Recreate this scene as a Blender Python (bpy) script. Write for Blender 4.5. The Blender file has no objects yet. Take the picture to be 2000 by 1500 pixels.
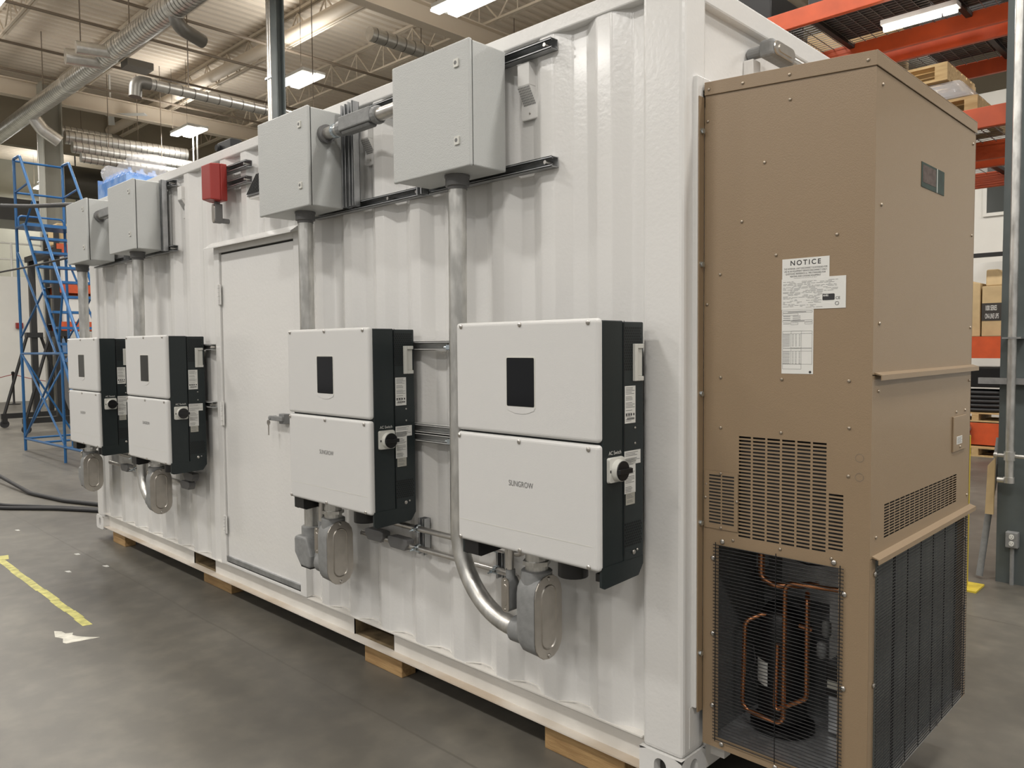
import bpy, math, random
from mathutils import Vector, Matrix
random.seed(7)
S = bpy.context.scene
COL = S.collection

# ---------------------------------------------------------------- camera, world, light, exposure
cam_d = bpy.data.cameras.new('camera'); cam = bpy.data.objects.new('camera', cam_d); COL.objects.link(cam)
CP = Vector((1.4565, -2.3284, 1.6830)); YAW, PIT, ROL = 0.79569, 0.049203, -0.0084456
fw = Vector((-math.cos(YAW)*math.cos(PIT), math.sin(YAW)*math.cos(PIT), -math.sin(PIT)))
r0 = Vector((math.sin(YAW), math.cos(YAW), 0)); u0 = r0.cross(fw)
rr = r0*math.cos(ROL) + u0*math.sin(ROL); uu = u0*math.cos(ROL) - r0*math.sin(ROL)
cam.matrix_world = Matrix(((rr.x, uu.x, -fw.x, CP.x), (rr.y, uu.y, -fw.y, CP.y), (rr.z, uu.z, -fw.z, CP.z), (0, 0, 0, 1)))
cam_d.sensor_width = 36; cam_d.lens = 1519.34/2000*36; cam_d.clip_start = .02; cam_d.clip_end = 200
S.camera = cam
S.view_settings.view_transform = 'Standard'; S.view_settings.look = 'None'
S.view_settings.gamma = 1; S.view_settings.use_curve_mapping = False
S.view_settings.exposure = -0.07
W = bpy.data.worlds.new('world'); S.world = W; W.use_nodes = True
W.node_tree.nodes['Background'].inputs[0].default_value = (1.0, .965, .92, 1)
W.node_tree.nodes['Background'].inputs[1].default_value = .47
LAMP_W = 215.0            # power of one hall fixture

# ---------------------------------------------------------------- materials
def mat(name, col, rough=.5, metal=0, var=0, vscale=8, bump=0, bscale=60, col2=None, spec=.5, emit=None, estr=0, stretch=None, coat=0, trans=0, alpha=1):
    m = bpy.data.materials.new(name); m.use_nodes = True; nt = m.node_tree; b = nt.nodes['Principled BSDF']
    b.inputs['Base Color'].default_value = (*col, 1); b.inputs['Roughness'].default_value = rough; b.inputs['Metallic'].default_value = metal
    b.inputs['Specular IOR Level'].default_value = spec
    if coat: b.inputs['Coat Weight'].default_value = coat; b.inputs['Coat Roughness'].default_value = .12
    if trans: b.inputs['Transmission Weight'].default_value = trans
    if alpha < 1: b.inputs['Alpha'].default_value = alpha
    if emit: b.inputs['Emission Color'].default_value = (*emit, 1); b.inputs['Emission Strength'].default_value = estr
    if var or bump or col2:
        tc = nt.nodes.new('ShaderNodeTexCoord'); mp = nt.nodes.new('ShaderNodeMapping'); nt.links.new(tc.outputs['Object'], mp.inputs[0])
        if stretch: mp.inputs['Scale'].default_value = stretch
        if var or col2:
            n = nt.nodes.new('ShaderNodeTexNoise'); n.inputs['Scale'].default_value = vscale; n.inputs['Detail'].default_value = 6
            nt.links.new(mp.outputs[0], n.inputs['Vector'])
            rp = nt.nodes.new('ShaderNodeValToRGB')
            c2 = col2 or tuple(max(0, c*(1-var)) for c in col); c1 = col if col2 else tuple(min(1, c*(1+var)) for c in col)
            rp.color_ramp.elements[0].position = .35; rp.color_ramp.elements[1].position = .65
            rp.color_ramp.elements[0].color = (*c2, 1); rp.color_ramp.elements[1].color = (*c1, 1)
            nt.links.new(n.outputs['Fac'], rp.inputs[0]); nt.links.new(rp.outputs[0], b.inputs['Base Color'])
        if bump:
            n2 = nt.nodes.new('ShaderNodeTexNoise'); n2.inputs['Scale'].default_value = bscale; n2.inputs['Detail'].default_value = 3
            nt.links.new(mp.outputs[0], n2.inputs['Vector'])
            bp = nt.nodes.new('ShaderNodeBump'); bp.inputs['Strength'].default_value = bump; bp.inputs['Distance'].default_value = .01
            nt.links.new(n2.outputs['Fac'], bp.inputs['Height']); nt.links.new(bp.outputs[0], b.inputs['Normal'])
    return m
M = {}
M['white'] = mat('container_white', (.735, .730, .715), .22, bump=.10, bscale=55, coat=.3)
M['rail'] = mat('rail_white', (.72, .70, .66), .4, var=.06, vscale=5, bump=.1, bscale=30)
M['rust'] = mat('rail_flange_worn', (.66, .62, .56), .7, col2=(.50, .42, .33), vscale=2.2)
M['pocket'] = mat('pocket_brown', (.20, .15, .085), .8, var=.4, vscale=12)
M['enc'] = mat('enclosure_grey', (.475, .487, .478), .42, bump=.22, bscale=260)
M['enc_side'] = M['enc']
M['strut'] = mat('strut_galv', (.42, .43, .44), .38, metal=.8, var=.15, vscale=15)
M['strutl'] = mat('strut_bright', (.66, .665, .655), .4, metal=.25, var=.06, vscale=12)
M['galv'] = mat('galvanised', (.60, .595, .57), .36, metal=.9, var=.22, vscale=22, stretch=(1, 1, .35), bump=.05, bscale=40)
M['emt'] = mat('emt_steel', (.62, .60, .57), .3, metal=.95, var=.1, vscale=20)
M['fitting'] = mat('fitting_grey', (.22, .225, .225), .5, var=.1, vscale=30, bump=.08, bscale=120)
M['fitdark'] = mat('fitting_dark', (.15, .15, .15), .5)
M['cover'] = mat('steel_cover', (.47, .44, .40), .33, metal=.9, var=.12, vscale=9, bump=.03, bscale=200)
M['gasket'] = mat('gasket', (.02, .02, .02), .8)
M['screw'] = mat('screw_steel', (.55, .53, .50), .28, metal=1)
M['screwtan'] = mat('screw_tan', (.42, .36, .29), .35, metal=.8)
M['zinc'] = mat('zinc_blue', (.60, .68, .74), .25, metal=1)
M['invl'] = mat('inverter_light', (.63, .63, .622), .45, bump=.08, bscale=420)
M['invd'] = mat('inverter_dark', (.011, .018, .0195), .42, bump=.05, bscale=300)
M['black'] = mat('black_plastic', (.008, .008, .009), .35)
M['mesh'] = mat('vent_black', (.003, .004, .004), .7)
M['glass'] = mat('display_glass', (.010, .011, .013), .10, spec=.22)
M['handle'] = mat('handle_grey', (.62, .62, .58), .4)
M['label'] = mat('label_white', (.72, .72, .69), .35)
M['labelgrey'] = mat('label_silver', (.42, .41, .36), .35)
M['ink'] = mat('ink', (.03, .03, .032), .6)
M['inkgrey'] = mat('ink_grey', (.22, .22, .22), .6)
M['logo'] = mat('logo_grey', (.20, .20, .20), .4)
M['tan'] = mat('tan_paint', (.275, .198, .122), .40, bump=.12, bscale=330, coat=.12)
M['tan2'] = M['tan']
M['inside'] = mat('hvac_inside', (.20, .205, .21), .45, metal=.3)
M['insidegal'] = mat('hvac_galv', (.50, .51, .52), .35, metal=.6, var=.2, vscale=10)
M['coil'] = mat('coil_fins', (.10, .112, .108), .45, metal=.3, col2=(.20, .215, .205), vscale=6, stretch=(1, 30, .4))
M['wire'] = mat('wire_black', (.008, .008, .009), .55)
M['copper'] = mat('copper', (.62, .27, .13), .3, metal=.95, var=.2, vscale=14)
M['teal'] = mat('badge_green', (.018, .052, .042), .4, spec=.2, col2=(.012, .025, .022), vscale=25)
M['badge2'] = mat('badge_brown', (.055, .035, .030), .4, spec=.2, col2=(.12, .09, .08), vscale=60)
M['red'] = mat('alarm_red', (.30, .026, .02), .4, bump=.05, bscale=200)
M['lens'] = mat('clear_lens', (.80, .78, .75), .15)
M['wood'] = mat('timber', (.42, .27, .12), .7, col2=(.30, .18, .075), vscale=6, stretch=(1, 9, 9), bump=.2, bscale=30)
M['pine'] = mat('pine', (.56, .40, .20), .7, col2=(.42, .28, .12), vscale=5, stretch=(1, 8, 8))
M['rubber'] = mat('rubber', (.018, .018, .020), .55)
M['tape'] = mat('yellow_tape', (.50, .47, .14), .5, var=.25, vscale=18)
M['scuff'] = mat('white_scuff', (.72, .70, .62), .6, col2=(.45, .44, .38), vscale=14)
M['blue'] = mat('ladder_blue', (.015, .115, .30), .38, coat=.2)
M['dark'] = mat('black_steel', (.012, .012, .012), .45)
M['orange'] = mat('rack_orange', (.55, .085, .022), .42, var=.1, vscale=6)
M['deckwire'] = mat('deck_wire', (.25, .25, .25), .4, metal=.7)
M['colgrey'] = mat('column_grey', (.085, .100, .100), .5, var=.1, vscale=4)
M['colgrey2'] = mat('column_pale', (.33, .325, .28), .55)
M['ceil'] = mat('ceiling_deck', (.80, .715, .60), .75, var=.04, vscale=.6)
M['joist'] = mat('joist_beige', (.70, .615, .50), .65)
M['brownpipe'] = mat('pipe_brown', (.20, .16, .12), .6)
M['wallw'] = mat('wall_white', (.80, .79, .74), .6, var=.02, vscale=2)
M['wallbeige'] = mat('wall_beige', (.38, .34, .26), .8, var=.05, vscale=.5)
M['wallolive'] = mat('wall_olive', (.36, .355, .30), .8, var=.1, vscale=.6)
M['duct'] = mat('duct_galv', (.74, .73, .70), .33, metal=.85, var=.12, vscale=5)
M['ductdark'] = mat('duct_dark', (.24, .23, .21), .45, metal=.7)
M['yellow'] = mat('bollard_yellow', (.62, .48, .05), .45, var=.1, vscale=20)
M['card'] = mat('cardboard', (.50, .37, .20), .75, var=.06, vscale=8)
M['boxblack'] = mat('box_print', (.035, .03, .025), .6)
M['bluebottle'] = mat('bottle_blue', (.12, .27, .62), .18, col2=(.30, .45, .75), vscale=10)
M['film'] = mat('plastic_film', (.72, .72, .74), .15, alpha=.42, bump=.8, bscale=14)
M['lampwhite'] = mat('lamp_housing', (.75, .75, .72), .4)
M['lampon'] = mat('lamp_tube', (1, 1, 1), .4, emit=(1, .96, .88), estr=9)
M['winglass'] = mat('window_dark', (.06, .065, .06), .1)

def floor_mat():
    m = bpy.data.materials.new('concrete'); m.use_nodes = True; nt = m.node_tree; b = nt.nodes['Principled BSDF']
    tc = nt.nodes.new('ShaderNodeTexCoord')
    def noise(sc, det, off):
        mp = nt.nodes.new('ShaderNodeMapping'); mp.inputs['Location'].default_value = (off, off*.7, 0); nt.links.new(tc.outputs['Object'], mp.inputs[0])
        n = nt.nodes.new('ShaderNodeTexNoise'); n.inputs['Scale'].default_value = sc; n.inputs['Detail'].default_value = det
        nt.links.new(mp.outputs[0], n.inputs['Vector']); return n.outputs['Fac']
    rp = nt.nodes.new('ShaderNodeValToRGB'); nt.links.new(noise(.9, 9, 3), rp.inputs[0])
    rp.color_ramp.elements[0].position = .32; rp.color_ramp.elements[1].position = .7
    rp.color_ramp.elements[0].color = (.088, .082, .070, 1); rp.color_ramp.elements[1].color = (.158, .148, .127, 1)
    rp2 = nt.nodes.new('ShaderNodeValToRGB'); nt.links.new(noise(7, 8, 11), rp2.inputs[0])
    rp2.color_ramp.elements[0].position = .42; rp2.color_ramp.elements[1].position = .72
    rp2.color_ramp.elements[0].color = (.90, .90, .90, 1); rp2.color_ramp.elements[1].color = (1.18, 1.17, 1.14, 1)
    mx = nt.nodes.new('ShaderNodeMix'); mx.data_type = 'RGBA'; mx.blend_type = 'MULTIPLY'; mx.inputs[0].default_value = 1
    nt.links.new(rp.outputs[0], mx.inputs[6]); nt.links.new(rp2.outputs[0], mx.inputs[7])
    # saw-cut joints: one along X at y=-0.29, one along Y at x=-4.72 and x=1.6
    sx = nt.nodes.new('ShaderNodeSeparateXYZ'); nt.links.new(tc.outputs['Object'], sx.inputs[0])
    wob = nt.nodes.new('ShaderNodeMath'); wob.operation = 'MULTIPLY'; wob.inputs[1].default_value = .03; nt.links.new(noise(2.5, 4, 7), wob.inputs[0])
    cur = mx.outputs[2]
    for ax, pos, wd in (('Y', -.275, .006), ('X', -4.71, .005), ('Y', 3.0, .008), ('X', 1.7, .006), ('X', -11.2, .006)):
        a = nt.nodes.new('ShaderNodeMath'); a.operation = 'ADD'; nt.links.new(sx.outputs[ax], a.inputs[0]); nt.links.new(wob.outputs[0], a.inputs[1])
        s = nt.nodes.new('ShaderNodeMath'); s.operation = 'SUBTRACT'; nt.links.new(a.outputs[0], s.inputs[0]); s.inputs[1].default_value = pos + .015
        ab = nt.nodes.new('ShaderNodeMath'); ab.operation = 'ABSOLUTE'; nt.links.new(s.outputs[0], ab.inputs[0])
        lt = nt.nodes.new('ShaderNodeMath'); lt.operation = 'LESS_THAN'; nt.links.new(ab.outputs[0], lt.inputs[0]); lt.inputs[1].default_value = wd
        ml = nt.nodes.new('ShaderNodeMath'); ml.operation = 'MULTIPLY'; nt.links.new(lt.outputs[0], ml.inputs[0]); ml.inputs[1].default_value = .47
        k = nt.nodes.new('ShaderNodeMix'); k.data_type = 'RGBA'; nt.links.new(ml.outputs[0], k.inputs[0]); nt.links.new(cur, k.inputs[6]); k.inputs[7].default_value = (.07, .062, .05, 1)
        cur = k.outputs[2]
    nt.links.new(cur, b.inputs['Base Color'])
    b.inputs['Roughness'].default_value = .42
    bp = nt.nodes.new('ShaderNodeBump'); bp.inputs['Strength'].default_value = .08; nt.links.new(noise(30, 5, 1), bp.inputs['Height']); nt.links.new(bp.outputs[0], b.inputs['Normal'])
    return m
M['floor'] = floor_mat()

# ---------------------------------------------------------------- mesh helpers
def root_loc(o):
    v = Vector((0, 0, 0))
    while o: v += o.location; o = o.parent
    return v
class MB:
    def __init__(s): s.v = []; s.f = []
    def add(s, vs, fs):
        o = len(s.v); s.v += [tuple(a) for a in vs]; s.f += [tuple(i+o for i in f) for f in fs]; return s
    def box(s, x0, x1, y0, y1, z0, z1):
        x0, x1 = min(x0, x1), max(x0, x1); y0, y1 = min(y0, y1), max(y0, y1); z0, z1 = min(z0, z1), max(z0, z1)
        return s.add([(x0,y0,z0),(x1,y0,z0),(x1,y1,z0),(x0,y1,z0),(x0,y0,z1),(x1,y0,z1),(x1,y1,z1),(x0,y1,z1)],
                     [(0,3,2,1),(4,5,6,7),(0,1,5,4),(1,2,6,5),(2,3,7,6),(3,0,4,7)])
    def hexa(s, p):   # 8 points: bottom loop 4, top loop 4
        return s.add(p, [(0,3,2,1),(4,5,6,7),(0,1,5,4),(1,2,6,5),(2,3,7,6),(3,0,4,7)])
    def cyl(s, p0, p1, r, n=16, r1=None, caps=True):
        return s.tube([p0, p1], r, n, caps, r1)
    def tube(s, pts, r, n=12, caps=True, r1=None):
        P = [Vector(p) for p in pts]; m = len(P); base = len(s.v); up = None; vs = []
        for i in range(m):
            t = (P[min(i+1, m-1)] - P[max(i-1, 0)]).normalized()
            if up is None:
                up = Vector((0, 0, 1)) if abs(t.z) < .9 else Vector((0, 1, 0))
            a = t.cross(up).normalized(); b = a.cross(t).normalized(); up = b
            rad = r if r1 is None else r + (r1-r)*i/(m-1)
            for k in range(n):
                th = 2*math.pi*k/n; vs.append(P[i] + a*(rad*math.cos(th)) + b*(rad*math.sin(th)))
        fs = []
        for i in range(m-1):
            for k in range(n):
                k2 = (k+1) % n; fs.append((i*n+k, i*n+k2, (i+1)*n+k2, (i+1)*n+k))
        if caps: fs += [tuple(range(n-1, -1, -1)), tuple(range((m-1)*n, m*n))]
        return s.add(vs, fs)
    def loft(s, loops, caps=True, closed=True):
        n = len(loops[0]); vs = [p for l in loops for p in l]; fs = []
        for i in range(len(loops)-1):
            for k in range(n if closed else n-1):
                k2 = (k+1) % n; fs.append((i*n+k, i*n+k2, (i+1)*n+k2, (i+1)*n+k))
        if caps: fs += [tuple(range(n-1, -1, -1)), tuple(range((len(loops)-1)*n, len(loops)*n))]
        return s.add(vs, fs)
    def prism(s, poly, ax, a, b):   # poly in the two other axes, in cyclic order
        def P(p, t):
            return {'x': (t, p[0], p[1]), 'y': (p[0], t, p[1]), 'z': (p[0], p[1], t)}[ax]
        return s.loft([[P(p, a) for p in poly], [P(p, b) for p in poly]])
    def lathe(s, prof, c=(0, 0, 0), n=20):
        loops = [[(c[0]+r*math.cos(2*math.pi*k/n), c[1]+r*math.sin(2*math.pi*k/n), c[2]+z) for k in range(n)] for r, z in prof]
        return s.loft(loops)
    def ring(s, outer, inner, d):   # flat ring between two loops, depth vector d for the inner wall
        n = len(outer); vs = list(outer)+list(inner)+[tuple(Vector(p)+Vector(d)) for p in inner]
        fs = [(k, (k+1) % n, n+(k+1) % n, n+k) for k in range(n)] + [(n+k, n+(k+1) % n, 2*n+(k+1) % n, 2*n+k) for k in range(n)]
        return s.add(vs, fs)
    def quad(s, a, b, c, d): return s.add([a, b, c, d], [(0, 1, 2, 3)])
    def mesh(s, name, m, off=Vector((0, 0, 0)), smooth=False):
        me = bpy.data.meshes.new(name); me.from_pydata([(v[0]-off.x, v[1]-off.y, v[2]-off.z) for v in s.v], [], s.f)
        import bmesh
        bm = bmesh.new(); bm.from_mesh(me); bmesh.ops.recalc_face_normals(bm, faces=bm.faces); bm.to_mesh(me); bm.free()
        me.materials.append(M[m] if isinstance(m, str) else m)
        if smooth:
            for p in me.polygons: p.use_smooth = True
            try: me.set_sharp_from_angle(angle=math.radians(42))
            except Exception: pass
        return me
    def build(s, name, m, parent=None, smooth=False, bevel=0, seg=2, solid=0):
        if parent is None:
            xs = [v[0] for v in s.v]; ys = [v[1] for v in s.v]; zs = [v[2] for v in s.v]
            off = Vector(((min(xs)+max(xs))/2, (min(ys)+max(ys))/2, min(zs)))
        else: off = root_loc(parent)
        o = bpy.data.objects.new(name, s.mesh(name, m, off, smooth)); COL.objects.link(o)
        if parent is None: o.location = off
        else: o.parent = parent
        if solid:
            k = o.modifiers.new('solid', 'SOLIDIFY'); k.thickness = solid; k.offset = 0
        if bevel:
            k = o.modifiers.new('bevel', 'BEVEL'); k.width = bevel; k.segments = seg; k.limit_method = 'ANGLE'; k.angle_limit = math.radians(35)
        return o
def tag(o, label, cat, group=None):
    o['label'] = label; o['category'] = cat
    if group: o['group'] = group
    return o
def struct(o): o['kind'] = 'structure'; return o
def thing(name, loc, label, cat, group=None):
    o = bpy.data.objects.new(name, None); COL.objects.link(o); o.location = loc; o.empty_display_size = .1
    return tag(o, label, cat, group)
def copy_tree(o, parent=None, dloc=None, label=None):
    c = o.copy(); COL.objects.link(c)
    if parent: c.parent = parent
    if dloc is not None: c.location = o.location + Vector(dloc)
    if label: c['label'] = label
    for ch in list(o.children): copy_tree(ch, c)
    return c
def inst(name, me, parent, loc, rot=None):   # loc in world
    o = bpy.data.objects.new(name, me); COL.objects.link(o); o.parent = parent
    o.location = Vector(loc) - root_loc(parent)
    if rot: o.rotation_euler = rot
    return o
def fillet(pts, r, n=8):
    P = [Vector(p) for p in pts]; out = [P[0]]
    for i in range(1, len(P)-1):
        a = (P[i-1]-P[i]).normalized(); b = (P[i+1]-P[i]).normalized(); ang = a.angle(b)
        if ang > 3.1: out.append(P[i]); continue
        rad = r[i-1] if isinstance(r, (list, tuple)) else r
        d = min(rad/math.tan(ang/2), (P[i-1]-P[i]).length*.98, (P[i+1]-P[i]).length*.98); rad = d*math.tan(ang/2)
        c = P[i] + (a+b).normalized()*(rad/math.sin(ang/2)); s0 = P[i]+a*d-c; s1 = P[i]+b*d-c
        for k in range(n+1):
            out.append(c + s0.normalized().slerp(s1.normalized(), k/n)*s0.length)
    out.append(P[-1]); return out
def oval(w, h, n=8):    # stadium loop, long axis is the second one, centred
    r = w/2; pts = []
    for k in range(n+1): t = math.pi*k/n; pts.append((r*math.cos(t), h/2-r+r*math.sin(t)))
    for k in range(n+1): t = math.pi+math.pi*k/n; pts.append((r*math.cos(t), -h/2+r+r*math.sin(t)))
    return pts
def rrect(w, h, r, n=4):
    pts = []
    for cx, cy, a in ((w/2-r, h/2-r, 0), (-w/2+r, h/2-r, 90), (-w/2+r, -h/2+r, 180), (w/2-r, -h/2+r, 270)):
        for k in range(n+1): t = math.radians(a+90*k/n); pts.append((cx+r*math.cos(t), cy+r*math.sin(t)))
    return pts
def text(s, size, org, R, U, m, parent, name='lettering', align='CENTER', xs=1.0, bold=0, sp=1.0):
    cu = bpy.data.curves.new('t', 'FONT'); cu.body = s; cu.size = size; cu.align_x = align; cu.align_y = 'CENTER'; cu.space_character = sp; cu.offset = bold
    t = bpy.data.objects.new('t', cu); COL.objects.link(t); bpy.context.view_layer.update()
    me = bpy.data.meshes.new_from_object(t); bpy.data.objects.remove(t)
    R = Vector(R); U = Vector(U); o0 = Vector(org) - root_loc(parent)
    for v in me.vertices: v.co = o0 + R*(v.co.x*xs) + U*v.co.y
    me.materials.clear(); me.materials.append(M[m]); me.name = name
    o = bpy.data.objects.new(name, me); COL.objects.link(o); o.parent = parent
    return o
FX = ((1, 0, 0), (0, 0, 1))     # lettering on a face that looks to -y
FY = ((0, 1, 0), (0, 0, 1))     # lettering on a face that looks to +x

def grid_panel(us, vs, hole, P):
    us = sorted(set(round(u, 5) for u in us)); vs = sorted(set(round(v, 5) for v in vs)); mb = MB(); idx = {}
    def gv(i, j):
        if (i, j) not in idx: idx[(i, j)] = len(mb.v); mb.v.append(tuple(P(us[i], vs[j])))
        return idx[(i, j)]
    for i in range(len(us)-1):
        for j in range(len(vs)-1):
            if not hole((us[i]+us[i+1])/2, (vs[j]+vs[j+1])/2):
                mb.f.append((gv(i, j), gv(i+1, j), gv(i+1, j+1), gv(i, j+1)))
    return mb
# shared screw meshes: head looks to -y / to +x
def screw_mesh(r, h, m, nm):
    mb = MB(); mb.lathe([(r, 0), (r, h*.45), (r*.72, h*.9), (r*.3, h)], n=10)
    return mb.mesh(nm, m, smooth=True)
SC = {}
for nm, r, h, m in (('s6', .0065, .004, 'screw'), ('s8', .0085, .005, 'screw'), ('tan', .0054, .004, 'screwtan'), ('bolt', .010, .008, 'zinc'), ('s5', .0045, .003, 'screw')):
    SC[nm] = screw_mesh(r, h, m, 'screw_'+nm)
RY = (math.radians(90), 0, 0); RX = (0, math.radians(90), 0)
def screw(parent, loc, k='s6', d='y', name='screw'):
    return inst(name, SC[k], parent, loc, RY if d == 'y' else RX)

# ================================================================= SETTING
mb = MB(); mb.quad((-45, -15, 0), (12, -15, 0), (12, 24, 0), (-45, 24, 0)); f = mb.build('floor', 'floor'); f.location = (0, 0, 0)
f.data.transform(Matrix.Translation(Vector((-16.5, 4.5, 0)))); struct(f)
# corrugated roof deck, flutes run along Y
mb = MB(); prof = []; x = -45.0
while x < 12:
    prof += [(x, 9.93), (x+.10, 9.93), (x+.14, 9.88), (x+.24, 9.88)]; x += .28
mb.loft([[(a, -15, b) for a, b in prof], [(a, 24, b) for a, b in prof]], caps=False, closed=False)
struct(mb.build('ceiling', 'ceil'))
mb = MB(); mb.box(-28.1, -27.8, -15, 24, 0, 4.05); struct(mb.build('wall_far', 'wallw'))
mb = MB(); mb.box(-28.1, -27.8, -15, 24, 8.3, 9.9); struct(mb.build('wall_far_upper', 'wallbeige'))
mb = MB(); mb.box(-38.0, -37.8, -15, 24, 0, 9.9); struct(mb.build('wall_mezzanine', 'wallolive'))
mb = MB(); mb.box(-37.8, -28.1, -15, 24, 3.85, 4.02); struct(mb.build('trim_1', 'wallolive'))      # mezzanine floor slab
mb = MB(); mb.box(-45, 12, 20, 20.2, 0, 9.9); struct(mb.build('wall_back', 'wallbeige'))
mb = MB(); mb.box(-5, 8, 14, 14.15, 0, 6.2); struct(mb.build('wall_partition', 'wallw'))
w = MB().box(-2.36, -1.40, 13.975, 13.995, 4.02, 5.2).build('window_1', 'winglass'); struct(w)
mb = MB()
for a in ((-2.42, -2.36, 3.96, 5.26), (-1.40, -1.34, 3.96, 5.26), (-2.36, -1.40, 3.96, 4.02), (-2.36, -1.40, 5.2, 5.26)): mb.box(a[0], a[1], 13.95, 13.998, a[2], a[3])
mb.build('window_frame', 'wallw', w)

# roof joists along X
webA = MB().cyl((0, 0, 0), (.62, 0, .68), .022, 6).mesh('web', 'joist'); webB = MB().cyl((.62, 0, .68), (1.24, 0, 0), .022, 6).mesh('web', 'joist')
webC = MB().cyl((.62, 0, 0), (.62, 0, .68), .015, 6).mesh('web', 'joist')
for y in (2.7, 5.25, 7.87, 10.42, 12.97):
    j = thing('roof_joist', (-13, y, 9.08), {5.25: 'beige open-web roof joist running alongside the large spiral duct', 7.87: 'beige open-web roof joist beside the fat painted pipe', 10.42: 'beige open-web roof joist behind the row of hall lights'}.get(y, 'beige open-web steel roof joist under the corrugated deck'), 'joist', 'roof joists')
    MB().box(-27.8, 2, y-.06, y-.01, 9.08, 9.13).box(-27.8, 2, y+.01, y+.06, 9.08, 9.13).build('bottom_chord', 'joist', j)
    MB().box(-27.8, 2, y-.07, y-.01, 9.80, 9.87).box(-27.8, 2, y+.01, y+.07, 9.80, 9.87).build('top_chord', 'joist', j)
    k = 0
    while -27.5 + 1.24*k < (-7 if y < 9 else -5):
        x = -27.5 + 1.24*k
        inst('web', webA, j, (x, y, 9.11)); inst('web', webB, j, (x, y, 9.11)); inst('web', webC, j, (x, y, 9.11)); k += 1
mb = MB(); mb.cyl((-27.7, 7.55, 9.26), (-3, 7.95, 9.26), .15, 16)
tag(mb.build('painted_pipe', 'joist', smooth=True), 'fat beige painted pipe running beside a roof joist', 'pipe')
for x in (-11.9, -23.4):
    g = MB(); g.box(x-.14, x+.14, -4, 19.5, 8.62, 8.65).box(x-.14, x+.14, -4, 19.5, 9.05, 9.08).box(x-.01, x+.01, -4, 19.5, 8.65, 9.05)
    tag(g.build('roof_girder', 'joist'), 'beige steel girder carrying the roof joists '+('above the round silver ducts' if x < -20 else 'over the tall dark column'), 'girder')
for x in (-16.0, -17.65, -20.12, -22.2, -24.1):
    p = MB().cyl((x, -4, 8.95), (x, 12, 8.95), .035, 8)
    tag(p.build('sprinkler_pipe', 'brownpipe', smooth=True), 'thin brown sprinkler pipe hung across the roof joists', 'pipe', 'sprinkler pipes')

# hall lamps (fixture row seen at y=7.6; further rows over the rest of the hall)
def lamp(x, y, z=8.0, label='bright twin-panel hall light hanging under the roof joists', cords=True):
    t = thing('hall_light', (x, y, z), label, 'light', 'hall lights')
    MB().box(x-.62, x+.62, y-.30, y+.30, z+.02, z+.09).build('housing', 'lampwhite', t)
    for s in (-1, 1):
        MB().box(x-.60+.07*s, x+.56+.07*s, y+s*.16-.11, y+s*.16+.11, z-.02, z+.02).build('panel', 'lampon', t)
    for s in (-1, 1): MB().cyl((x+s*.5, y-.27, z+.09), (x+s*.5, y-.27, 9.88), .006, 5).build('hanger', 'brownpipe', t)
    L = bpy.data.lights.new('lamp', 'AREA'); L.shape = 'RECTANGLE'; L.size = 1.3; L.size_y = .6; L.energy = LAMP_W; L.color = (1, .97, .925)
    o = bpy.data.objects.new('lamp', L); COL.objects.link(o); o.parent = t; o.location = (0, 0, -.03)
    L = bpy.data.lights.new('ceiling_fill', 'AREA'); L.shape = 'RECTANGLE'; L.size = 1.2; L.size_y = .5; L.energy = LAMP_W*.20; L.color = (1, .97, .925); L.spread = math.radians(180)  # upward lamp added in each fixture to brighten the roof deck
    o = bpy.data.objects.new('ceiling_fill', L); COL.objects.link(o); o.parent = t; o.location = (0, 0, .12); o.rotation_euler = (math.pi, 0, 0)
for x in (-21.4, -15.2, -9.4, -3.4, 2.6, 8.5): lamp(x, 7.6, label={-15.2: 'bright hall light hanging beside the tall dark steel column', -21.4: 'bright hall light with two pale poles hanging below it', -9.4: 'bright hall light above the roof edge near the grey spiral duct'}.get(x, 'bright twin-panel hall light hanging under the roof joists'))
for x in (-21.4, -15.2, -9.4, -3.4, 2.6, 8.5): lamp(x, 1.3)
for x in (-21.4, -15.2, -9.4, -3.4, 2.6, 8.5): lamp(x, -5.0)
for x in (-9.4, -3.4, 2.6): lamp(x, -11.3)
lamp(-35.6, 7.6, 8.5); lamp(-33, 2.0, 8.5)  # the second one is added out of view to brighten the mezzanine

# ================================================================= SHIPPING CONTAINER
Z0 = .089; ZT = 2.959; LX = -6.058; WY = 2.438
C = thing('shipping_container', (LX/2, WY/2, Z0), 'white corrugated steel shipping container raised on timber blocks', 'container')
OUT, INN = .006, .042
def corr(x1, x0, z0, z1):     # corrugated sheet from x1 (right) to x0 (left)
    c0 = -.342; p = .281; brk = []
    k = -1
    while c0 - k*p > x0 - .5:
        c = c0 - k*p
        brk += [(c+.035, OUT), (c-.035, OUT), (c-.035-.069, INN), (c-.035-.069-.073, INN)]
        k += 1
    def yat(x):
        for i in range(len(brk)-1):
            (xa, ya), (xb, yb) = brk[i], brk[i+1]
            if xb <= x <= xa: return ya + (yb-ya)*(xa-x)/(xa-xb)
        return OUT
    xs = sorted([x0, x1] + [b[0] for b in brk if x0 < b[0] < x1])
    pts = [(x, yat(x)) for x in xs]
    # a small radius at each fold
    out = [pts[0]]
    for i in range(1, len(pts)-1):
        a, b, c = Vector(pts[i-1]), Vector(pts[i]), Vector(pts[i+1]); e = .007
        d0 = min(e, (a-b).length*.4); d1 = min(e, (c-b).length*.4)
        q0 = b+(a-b).normalized()*d0; q1 = b+(c-b).normalized()*d1
        out += [tuple(q0), tuple((q0+q1+b*2)/4), tuple(q1)]
    out.append(pts[-1])
    mb = MB(); mb.loft([[(x, y, z0) for x, y in out], [(x, y, z1) for x, y in out]], caps=False, closed=False)
    return mb
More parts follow.
